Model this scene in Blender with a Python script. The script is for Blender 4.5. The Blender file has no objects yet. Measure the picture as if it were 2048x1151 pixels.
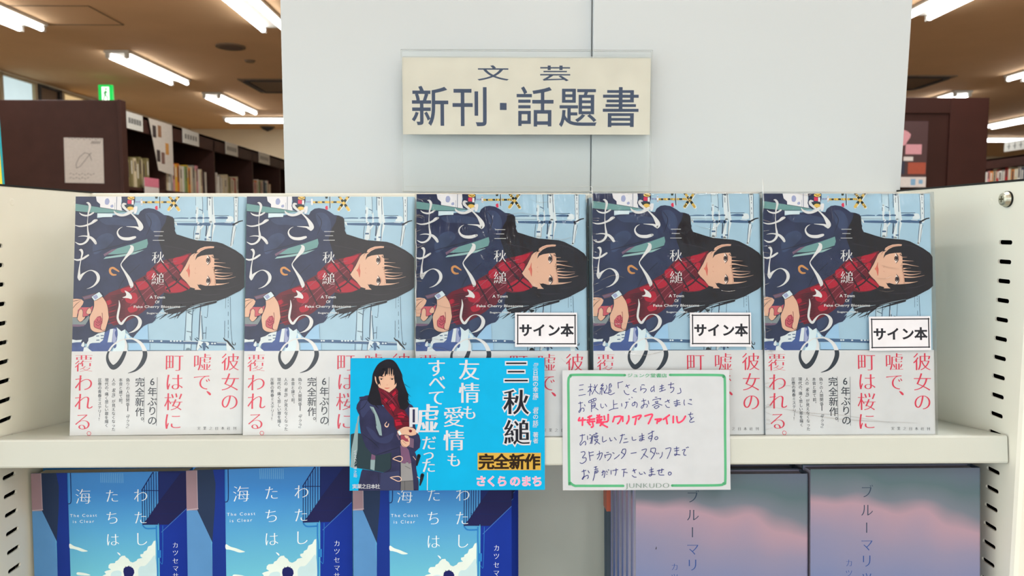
import bpy, math, random
from mathutils import Vector, Matrix
from mathutils.geometry import tessellate_polygon, delaunay_2d_cdt

scene = bpy.context.scene
COL = scene.collection
random.seed(7)
EYE = 1.32                       # camera height above the shop floor; heights below are given from there

# ------------------------------------------------------------------ camera
cam_d = bpy.data.cameras.new('camera')
cam = bpy.data.objects.new('camera', cam_d); COL.objects.link(cam); scene.camera = cam
cam_d.sensor_width = 36.0
cam_d.lens = 1500.0 / 2048.0 * 36.0
cam_d.clip_start = 0.02
cam_d.clip_end = 60
cam.location = (0, 0, EYE)
cam.rotation_euler = (math.radians(90 - 4.76), 0, math.radians(-0.9))
cam_d.dof.use_dof = True
cam_d.dof.focus_distance = 0.585
cam_d.dof.aperture_fstop = 15.0

# ------------------------------------------------------------------ world, exposure
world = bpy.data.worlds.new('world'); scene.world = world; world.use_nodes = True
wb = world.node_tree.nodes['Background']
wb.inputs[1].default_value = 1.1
_nt = world.node_tree                                     # world tint added to light the side panels: bright cool left, dim warm right
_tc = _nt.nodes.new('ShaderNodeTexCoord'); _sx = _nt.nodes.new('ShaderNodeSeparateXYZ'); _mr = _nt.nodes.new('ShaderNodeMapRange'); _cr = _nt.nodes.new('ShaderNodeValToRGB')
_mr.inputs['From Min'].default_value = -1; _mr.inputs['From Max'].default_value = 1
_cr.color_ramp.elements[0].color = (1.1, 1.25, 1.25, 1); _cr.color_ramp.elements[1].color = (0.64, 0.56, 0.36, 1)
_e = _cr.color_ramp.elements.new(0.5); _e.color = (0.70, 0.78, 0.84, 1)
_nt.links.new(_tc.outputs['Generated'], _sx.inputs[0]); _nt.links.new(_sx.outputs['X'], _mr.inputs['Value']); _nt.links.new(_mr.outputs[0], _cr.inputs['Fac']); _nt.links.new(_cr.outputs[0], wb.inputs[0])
vs = scene.view_settings
vs.view_transform = 'Standard'; vs.look = 'None'; vs.exposure = 1.1; vs.gamma = 1.0; vs.use_curve_mapping = False
TUBE_POWER = 5.0                 # glow of the ceiling tubes
BEAM_POWER = 5.5                # watts thrown down by each fitting
scene.cycles.max_bounces = 8
scene.cycles.transparent_max_bounces = 24
scene.cycles.sample_clamp_indirect = 4.0
scene.cycles.use_denoising = True

# ------------------------------------------------------------------ materials
def lin(c):
    return tuple((v / 255 / 12.92) if v / 255 <= 0.04045 else ((v / 255 + 0.055) / 1.055) ** 2.4 for v in c)
MATS = {}
def mat(name, rgb, rough=0.5, spec=0.5, noise=0.05, scale=60.0, metal=0.0, bump=0.0, bscale=400.0, emit=0.0, coat=0.0):
    if name in MATS: return MATS[name]
    m = bpy.data.materials.new(name); m.use_nodes = True
    nt = m.node_tree; b = nt.nodes['Principled BSDF']
    c = lin(rgb)
    tc = nt.nodes.new('ShaderNodeTexCoord')
    n = nt.nodes.new('ShaderNodeTexNoise'); n.inputs['Scale'].default_value = scale; n.inputs['Detail'].default_value = 4
    nt.links.new(tc.outputs['Object'], n.inputs['Vector'])
    r = nt.nodes.new('ShaderNodeValToRGB')
    r.color_ramp.elements[0].position = 0.3; r.color_ramp.elements[1].position = 0.7
    r.color_ramp.elements[0].color = tuple(max(0, v * (1 - noise)) for v in c) + (1,)
    r.color_ramp.elements[1].color = tuple(min(1, v * (1 + noise)) for v in c) + (1,)
    nt.links.new(n.outputs['Fac'], r.inputs['Fac']); nt.links.new(r.outputs['Color'], b.inputs['Base Color'])
    b.inputs['Roughness'].default_value = rough; b.inputs['Specular IOR Level'].default_value = spec
    b.inputs['Metallic'].default_value = metal; b.inputs['Coat Weight'].default_value = coat
    if bump:
        n2 = nt.nodes.new('ShaderNodeTexNoise'); n2.inputs['Scale'].default_value = bscale
        nt.links.new(tc.outputs['Object'], n2.inputs['Vector'])
        bp = nt.nodes.new('ShaderNodeBump'); bp.inputs['Strength'].default_value = bump; bp.inputs['Distance'].default_value = 0.001
        nt.links.new(n2.outputs['Fac'], bp.inputs['Height']); nt.links.new(bp.outputs['Normal'], b.inputs['Normal'])
    if emit:
        nt.links.new(r.outputs['Color'], b.inputs['Emission Color']); b.inputs['Emission Strength'].default_value = emit
    MATS[name] = m
    return m

def clear_film(name, tint, rough, fac_lo, fac_hi, bump=0.0, stretch=(1, 1, 1), bscale=60.0, dist=0.001):
    """thin clear plastic: lets light straight through, reflects by viewing angle"""
    m = bpy.data.materials.new(name); m.use_nodes = True; nt = m.node_tree; nt.nodes.clear()
    out = nt.nodes.new('ShaderNodeOutputMaterial'); mix = nt.nodes.new('ShaderNodeMixShader')
    tr = nt.nodes.new('ShaderNodeBsdfTransparent'); tr.inputs[0].default_value = tint + (1,)
    gl = nt.nodes.new('ShaderNodeBsdfGlossy'); gl.inputs['Roughness'].default_value = rough
    fr = nt.nodes.new('ShaderNodeFresnel'); fr.inputs['IOR'].default_value = 1.5
    mp = nt.nodes.new('ShaderNodeMapRange'); mp.inputs['To Min'].default_value = fac_lo; mp.inputs['To Max'].default_value = fac_hi
    nt.links.new(fr.outputs[0], mp.inputs['Value']); nt.links.new(mp.outputs[0], mix.inputs[0])
    nt.links.new(tr.outputs[0], mix.inputs[1]); nt.links.new(gl.outputs[0], mix.inputs[2]); nt.links.new(mix.outputs[0], out.inputs[0])
    if bump:
        tc = nt.nodes.new('ShaderNodeTexCoord'); mpg = nt.nodes.new('ShaderNodeMapping'); mpg.inputs['Scale'].default_value = stretch
        n = nt.nodes.new('ShaderNodeTexNoise'); n.inputs['Scale'].default_value = bscale; n.inputs['Detail'].default_value = 3; n.inputs['Distortion'].default_value = 1.5
        nt.links.new(tc.outputs['Object'], mpg.inputs[0]); nt.links.new(mpg.outputs[0], n.inputs['Vector'])
        bp = nt.nodes.new('ShaderNodeBump'); bp.inputs['Strength'].default_value = bump; bp.inputs['Distance'].default_value = dist
        nt.links.new(n.outputs['Fac'], bp.inputs['Height']); nt.links.new(bp.outputs['Normal'], gl.inputs['Normal'])
    return m

# ------------------------------------------------------------------ geometry helpers
class Geo:
    def __init__(s): s.v = []; s.f = []; s.m = []
    def add(s, vs, fs, mi=0):
        o = len(s.v); s.v += [tuple(p) for p in vs]; s.f += [tuple(i + o for i in f) for f in fs]; s.m += [mi] * len(fs); return s
    def box(s, x0, y0, z0, x1, y1, z1, mi=0):
        v = [(x0,y0,z0),(x1,y0,z0),(x1,y1,z0),(x0,y1,z0),(x0,y0,z1),(x1,y0,z1),(x1,y1,z1),(x0,y1,z1)]
        return s.add(v, [(0,3,2,1),(4,5,6,7),(0,1,5,4),(1,2,6,5),(2,3,7,6),(3,0,4,7)], mi)
    def tube(s, a, b, r, n=14, mi=0, r2=None):
        a = Vector(a); b = Vector(b); d = (b - a).normalized(); r2 = r if r2 is None else r2
        u = d.orthogonal().normalized(); w = d.cross(u)
        v = [a + (u * math.cos(t) + w * math.sin(t)) * r for t in [2 * math.pi * i / n for i in range(n)]]
        v += [b + (u * math.cos(t) + w * math.sin(t)) * r2 for t in [2 * math.pi * i / n for i in range(n)]]
        f = [(i, (i + 1) % n, n + (i + 1) % n, n + i) for i in range(n)] + [tuple(range(n))[::-1], tuple(range(n, 2 * n))]
        return s.add(v, f, mi)
    def extrude(s, prof, z0, z1, mi=0, caps=True):
        """closed profile [(x,y)] pulled from z0 to z1"""
        n = len(prof); v = [(x, y, z0) for x, y in prof] + [(x, y, z1) for x, y in prof]
        f = [(i, (i + 1) % n, n + (i + 1) % n, n + i) for i in range(n)]
        if caps:
            t = tessellate_polygon([[Vector((x, y, 0)) for x, y in prof]])
            f += [tuple(a) for a in t] + [tuple(i + n for i in a) for a in t]
        return s.add(v, f, mi)
    def build(s, name, mats, parent=None, bevel=0.0, smooth=False, seg=2):
        me = bpy.data.meshes.new(name); me.from_pydata(s.v, [], s.f)
        for m in (mats if isinstance(mats, (list, tuple)) else [mats]): me.materials.append(m)
        me.polygons.foreach_set('material_index', s.m)
        if smooth: me.polygons.foreach_set('use_smooth', [True] * len(me.polygons))
        me.update()
        o = bpy.data.objects.new(name, me); COL.objects.link(o)
        if parent is not None: o.parent = parent
        if bevel:
            b = o.modifiers.new('soft_edges', 'BEVEL'); b.width = bevel; b.segments = seg; b.limit_method = 'ANGLE'
        return o

def thing(name, label, cat, loc=(0, 0, 0), rot=(0, 0, 0), group=None):
    o = bpy.data.objects.new(name, None); COL.objects.link(o); o.empty_display_size = 0.02
    o.location = (loc[0], loc[1], loc[2] + EYE); o.rotation_euler = rot
    return tag(o, label, cat, group)
def tag(o, label, cat, group=None):
    o['label'] = label; o['category'] = cat
    if group: o['group'] = group
    return o
def struct(o): o['kind'] = 'structure'; return o
def put(o, loc, rot=(0, 0, 0)):
    o.location = (loc[0], loc[1], loc[2] + EYE); o.rotation_euler = rot; return o
def dup(root, loc, rot, label, group=None, scale=None):
    r = root.copy(); COL.objects.link(r); put(r, loc, rot); r['label'] = label
    if group: r['group'] = group
    if scale: r.scale = scale
    for ch in list(root.children):
        c = ch.copy(); COL.objects.link(c); c.parent = r
        for g in list(ch.children):
            d = g.copy(); COL.objects.link(d); d.parent = c
    return r

# ------------------------------------------------------------------ lettering: glyph outlines of the built-in font
_fc = bpy.data.curves.new('glyph_source', 'FONT'); _fo = bpy.data.objects.new('glyph_source', _fc); COL.objects.link(_fo)
GLYPH = {}
def glyph(txt, space=1.0):
    key = (txt, space)
    if key in GLYPH: return GLYPH[key]
    _fc.body = txt; _fc.size = 1; _fc.space_character = space
    bpy.context.view_layer.update()
    c = _fo.to_curve(bpy.context.evaluated_depsgraph_get())
    loops = []
    for sp in c.splines:
        bp = sp.bezier_points; n = len(bp); L = []
        for i in range(n):
            p, q = bp[i], bp[(i + 1) % n]
            a, b, cc, d = p.co, p.handle_right, q.handle_left, q.co
            ch = (d - a).length
            if ch < 1e-6: continue
            dv = (d - a) / ch
            bend = max(abs((b - a).cross(dv).z), abs((cc - a).cross(dv).z))
            k = 1 if bend < 0.003 else (3 if bend < 0.03 else 5)
            for j in range(k):
                t = j / k; u = 1 - t
                L.append((u**3*a.x + 3*u*u*t*b.x + 3*u*t*t*cc.x + t**3*d.x, u**3*a.y + 3*u*u*t*b.y + 3*u*t*t*cc.y + t**3*d.y))
        if len(L) > 2: loops.append(L)
    _fo.to_curve_clear()
    GLYPH[key] = loops
    return loops
def area2(L): return sum(L[i][0] * L[(i+1) % len(L)][1] - L[(i+1) % len(L)][0] * L[i][1] for i in range(len(L)))
def weight(loops, ax, ay):
    """move stems' edges by ax and bars' edges by ay (brush-serif contrast, bold or thin)"""
    if not loops or (ax == 0 and ay == 0): return loops
    sg = 1 if area2(max(loops, key=lambda l: abs(area2(l)))) > 0 else -1
    out = []
    for L in loops:
        n = len(L); E = []
        for i in range(n):
            x0, y0 = L[i]; x1, y1 = L[(i + 1) % n]; dx, dy = x1 - x0, y1 - y0; l = math.hypot(dx, dy) or 1e-9
            nx, ny = sg * dy / l, -sg * dx / l
            E.append((nx, ny, ax * nx * nx + ay * ny * ny))
        R = []
        for i in range(n):
            a, b = E[i - 1], E[i]; det = a[0] * b[1] - a[1] * b[0]
            if abs(det) > 0.25:
                R.append((L[i][0] + (a[2] * b[1] - b[2] * a[1]) / det, L[i][1] + (a[0] * b[2] - b[0] * a[2]) / det))
            else:
                mx, my = a[0] + b[0], a[1] + b[1]; l = math.hypot(mx, my) or 1; d = (a[2] + b[2]) / 2
                R.append((L[i][0] + mx / l * d, L[i][1] + my / l * d))
        out.append(R)
    return out
STYLE = {'n': (.004, .003), 'b': (.010, .008), 'h': (.008, .006), 'B': (.040, .030), 'm': (.004, -.020), 'M': (.020, -.006), 'l': (-.006, -.020), 's': (.004, -.014)}

def spline(P, closed, k):
    n = len(P); out = []
    rng = range(n) if closed else range(n - 1)
    for i in rng:
        p0 = P[(i - 1) % n] if closed or i > 0 else P[i]; p1 = P[i]; p2 = P[(i + 1) % n]
        p3 = P[(i + 2) % n] if closed or i + 2 < n else P[i + 1]
        for j in range(k):
            t = j / k
            out.append(tuple(0.5 * ((2*b) + (-a + c) * t + (2*a - 5*b + 4*c - d) * t*t + (-a + 3*b - 3*c + d) * t**3) for a, b, c, d in zip(p0, p1, p2, p3)))
    if not closed: out.append(tuple(P[-1]))
    return out
def clip(poly, r):
    for ax, lim, sg in ((0, r[0], 1), (0, r[2], -1), (1, r[1], 1), (1, r[3], -1)):
        out = []; n = len(poly)
        for i in range(n):
            a, b = poly[i], poly[(i + 1) % n]; da = (a[ax] - lim) * sg; db = (b[ax] - lim) * sg
            if da >= 0: out.append(a)
            if (da > 0 and db < 0) or (da < 0 and db > 0):
                t = da / (da - db); out.append((a[0] + (b[0]-a[0])*t, a[1] + (b[1]-a[1])*t))
        poly = out
        if len(poly) < 3: return []
    return poly

PAL = {  # printing inks
 'sky':(158,192,212),'skypale':(178,205,218),'skyl':(150,192,224),'skyw':(205,225,232),'paper':(208,220,224),'paperw':(222,224,228),'lav':(150,160,196),
 'navy':(40,50,80),'navyl':(52,66,98),'navyd':(30,34,54),'hair':(26,25,34),'hairl':(48,46,58),'inkblue':(46,66,92),'railblue':(66,96,132),'blue':(62,84,140),'ink':(28,30,40),
 'inkgreen':(42,56,52),'yellow':(222,188,96),'pink':(205,50,84),'teal':(104,150,150),'teall':(140,178,178),'purple':(110,88,112),'mauve':(114,82,112),
 'brown':(196,140,84),'brownd':(96,66,60),'wine':(98,20,38),'wined':(48,18,32),'winel':(150,66,84),'red':(166,20,48),'skin':(214,174,150),'skind':(190,134,116),
 'lip':(206,112,96),'lipd':(160,64,60),'eyew':(226,214,206),'rose':(186,86,98),'rosed':(104,30,50),'greyg':(122,136,140),'white':(214,217,218),'slate':(40,50,62),
 'redink':(205,52,78),'signblue':(52,66,92),'bagteal':(40,58,66),'navy2':(44,46,78),'navy3':(52,58,94),'strap':(136,160,164),'greyc':(140,140,142),'greyd':(104,104,106),
 'skyc':(20,180,230),'toggle':(222,188,168),'cardwhite':(204,208,216),'gold':(206,166,70),'brownk':(42,28,14),'cardpink':(240,150,190),'gridl':(196,202,206),
 'green':(84,172,124),'pen':(24,32,118),'redpen':(238,66,104),'noteg':(122,146,136),
 'b_wallk':(150,126,136),'b_slate':(38,54,84),'b_light':(88,142,196),'b_dark':(24,52,140),'b_edge':(176,160,170),'b_pipe':(44,124,196),'b_navy':(24,36,92),'b_pale':(130,190,226),
 'b_cloud':(226,240,234),'b_cloudb':(196,226,232),'b_head':(30,34,96),'b_wall':(22,52,152),'b_roof':(32,34,82),'b_stair':(28,42,104),'b_sky2':(80,184,220),'b_white':(236,244,248),
 'g_a':(44,62,84),'g_b':(42,76,140),
 'card':(198,203,208),'cyan':(0,168,220),'cream':(208,205,192),'bandpaper':(206,210,212),
}
FINISH = {'matte': (0.6, 0.9), 'gloss': (0.35, 0.12), 'paper': (0.6, 0.3), 'card': (0.45, 0.12)}
def ink(name, fin):
    r, sp = FINISH[fin]
    big = name in ('navy', 'navyl', 'blue', 'wine', 'hair', 'navy2')
    return mat('%s_print_%s' % (name, fin), PAL[name], r, sp, 0.22 if big else 0.05, 90 if big else 40)

class Print:
    """flat printing on a sheet: coordinates in tenths of a millimetre, each ink pass a hair above the last"""
    def __init__(s, w, h, fin, y0=-0.00002, eps=1.5e-6):
        s.g = Geo(); s.w = w * 10; s.h = h * 10; s.fin = fin; s.y = y0; s.eps = eps; s.mats = []; s.idx = {}; s.low = 0
    def mi(s, col):
        if col not in s.idx: s.idx[col] = len(s.mats); s.mats.append(ink(col, s.fin))
        return s.idx[col]
    def pieces(s, col, polys, rect=None):
        r = rect or (0, s.low, s.w, s.h); s.y -= s.eps; mi = s.mi(col)
        for p in polys:
            p = clip(p, r)
            if len(p) < 3: continue
            if area2(p) < 0: p = p[::-1]
            s.g.add([(x * 1e-4, s.y, z * 1e-4) for x, z in p], [tuple(range(len(p)))], mi)
    def tess(s, loops):
        flat = []; edges = []
        for L in loops:
            o = len(flat); flat += [Vector(p[:2]) for p in L]; edges += [(o + i, o + (i + 1) % len(L)) for i in range(len(L))]
        vs_, _, fs_, _, _, _ = delaunay_2d_cdt(flat, edges, [], 0, 1e-4)
        out = []
        for f in fs_:
            P = [tuple(vs_[i]) for i in f]; cx = sum(p[0] for p in P) / len(P); cy = sum(p[1] for p in P) / len(P); wn = 0
            for L in loops:
                x0, y0 = L[-1][:2]
                for q in L:
                    x1, y1 = q[:2]
                    if (y0 > cy) != (y1 > cy) and cx < (x1 - x0) * (cy - y0) / (y1 - y0) + x0: wn += 1 if y1 > y0 else -1
                    x0, y0 = x1, y1
            if wn: out.append(P)
        return out
    def shapes(s, text, split=None):
        for line in text.split('\n'):
            w = line.split()
            if not w: continue
            col, kind, v = w[0], w[1], [float(a) for a in w[2:]]
            if kind in 'FP':
                P = list(zip(v[0::2], v[1::2]))
                if kind == 'F': P = spline(P, True, 4)
                s.pieces(col, s.tess([P]))
            else:
                P = list(zip(v[0::3], v[1::3], v[2::3]))
                if len(P) > 2: P = spline(P, False, 6)
                rect = None
                if kind == 'U': rect = (0, split, s.w, s.h)
                if kind == 'L': rect = (0, 0, s.w, split)
                s.stroke(col, P, rect)
    def stroke(s, col, P, rect=None):
        L = []; R = []; n = len(P)
        for i in range(n):
            a = P[max(0, i - 1)]; b = P[min(n - 1, i + 1)]; dx, dy = b[0]-a[0], b[1]-a[1]; l = math.hypot(dx, dy) or 1
            w = max(P[i][2], 1) / 2; nx, ny = -dy / l * w, dx / l * w
            L.append((P[i][0] + nx, P[i][1] + ny)); R.append((P[i][0] - nx, P[i][1] - ny))
        q = [[L[i], L[i+1], R[i+1]] for i in range(n-1)] + [[L[i], R[i+1], R[i]] for i in range(n-1)]
        for k in (0, n - 1):
            w = P[k][2] / 2
            if w > 1.5: q.append([(P[k][0] + w * math.cos(t), P[k][1] + w * math.sin(t)) for t in [i * math.pi / 4 for i in range(8)]])
        s.pieces(col, q, rect)
    def put(s, col, loops, cx, cy, gx, gy, sx, sy, rot=False):
        T = []
        for L in loops:
            M = []
            for x, y in L:
                a, b = (x - gx) * sx, (y - gy) * sy
                if rot: a, b = b, -a
                M.append((cx + a, cy + b))
            T.append(M)
        s.pieces(col, s.tess(T))
    def glyphs(s, text):
        for line in text.split('\n'):
            w = line.split()
            if len(w) < 7: continue
            col, st, ch = w[0], w[1], w[2]; cx, cy, sx, sy = [float(a) for a in w[3:7]]
            g = glyph(ch)
            if not g: continue
            ax, ay = STYLE[st[0]]
            gx, gy = 0.5, 0.38
            if ord(ch) < 128:
                xs = [p[0] for L in g for p in L]; ys = [p[1] for L in g for p in L]; gx = (min(xs) + max(xs)) / 2; gy = (min(ys) + max(ys)) / 2
            rot = st.endswith('R')
            if rot: ax, ay = ay, ax
            if st.endswith('O'): s.put('cardwhite', weight(g, ax + .045, ay + .055), cx, cy, gx, gy, sx, sy)
            s.put(col, weight(g, ax, ay), cx, cy, gx, gy, sx, sy, rot)
    def latin(s, rows, ax=0.012, ay=0.012, space=1.0):
        for col, txt, cx, cy, w, h in rows:
            g = weight(glyph(txt, space), ax, ay)
            xs = [p[0] for L in g for p in L]; ys = [p[1] for L in g for p in L]
            sx = w / (max(xs) - min(xs)); sy = h / (max(ys) - min(ys))
            s.put(col, g, cx, cy, (min(xs)+max(xs))/2, (min(ys)+max(ys))/2, sx, sy)
    def into(s, geo, mats):
        off = len(mats); mats += s.mats
        o = len(geo.v); geo.v += s.g.v; geo.f += [tuple(i + o for i in f) for f in s.g.f]; geo.m += [m + off for m in s.g.m]

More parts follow.
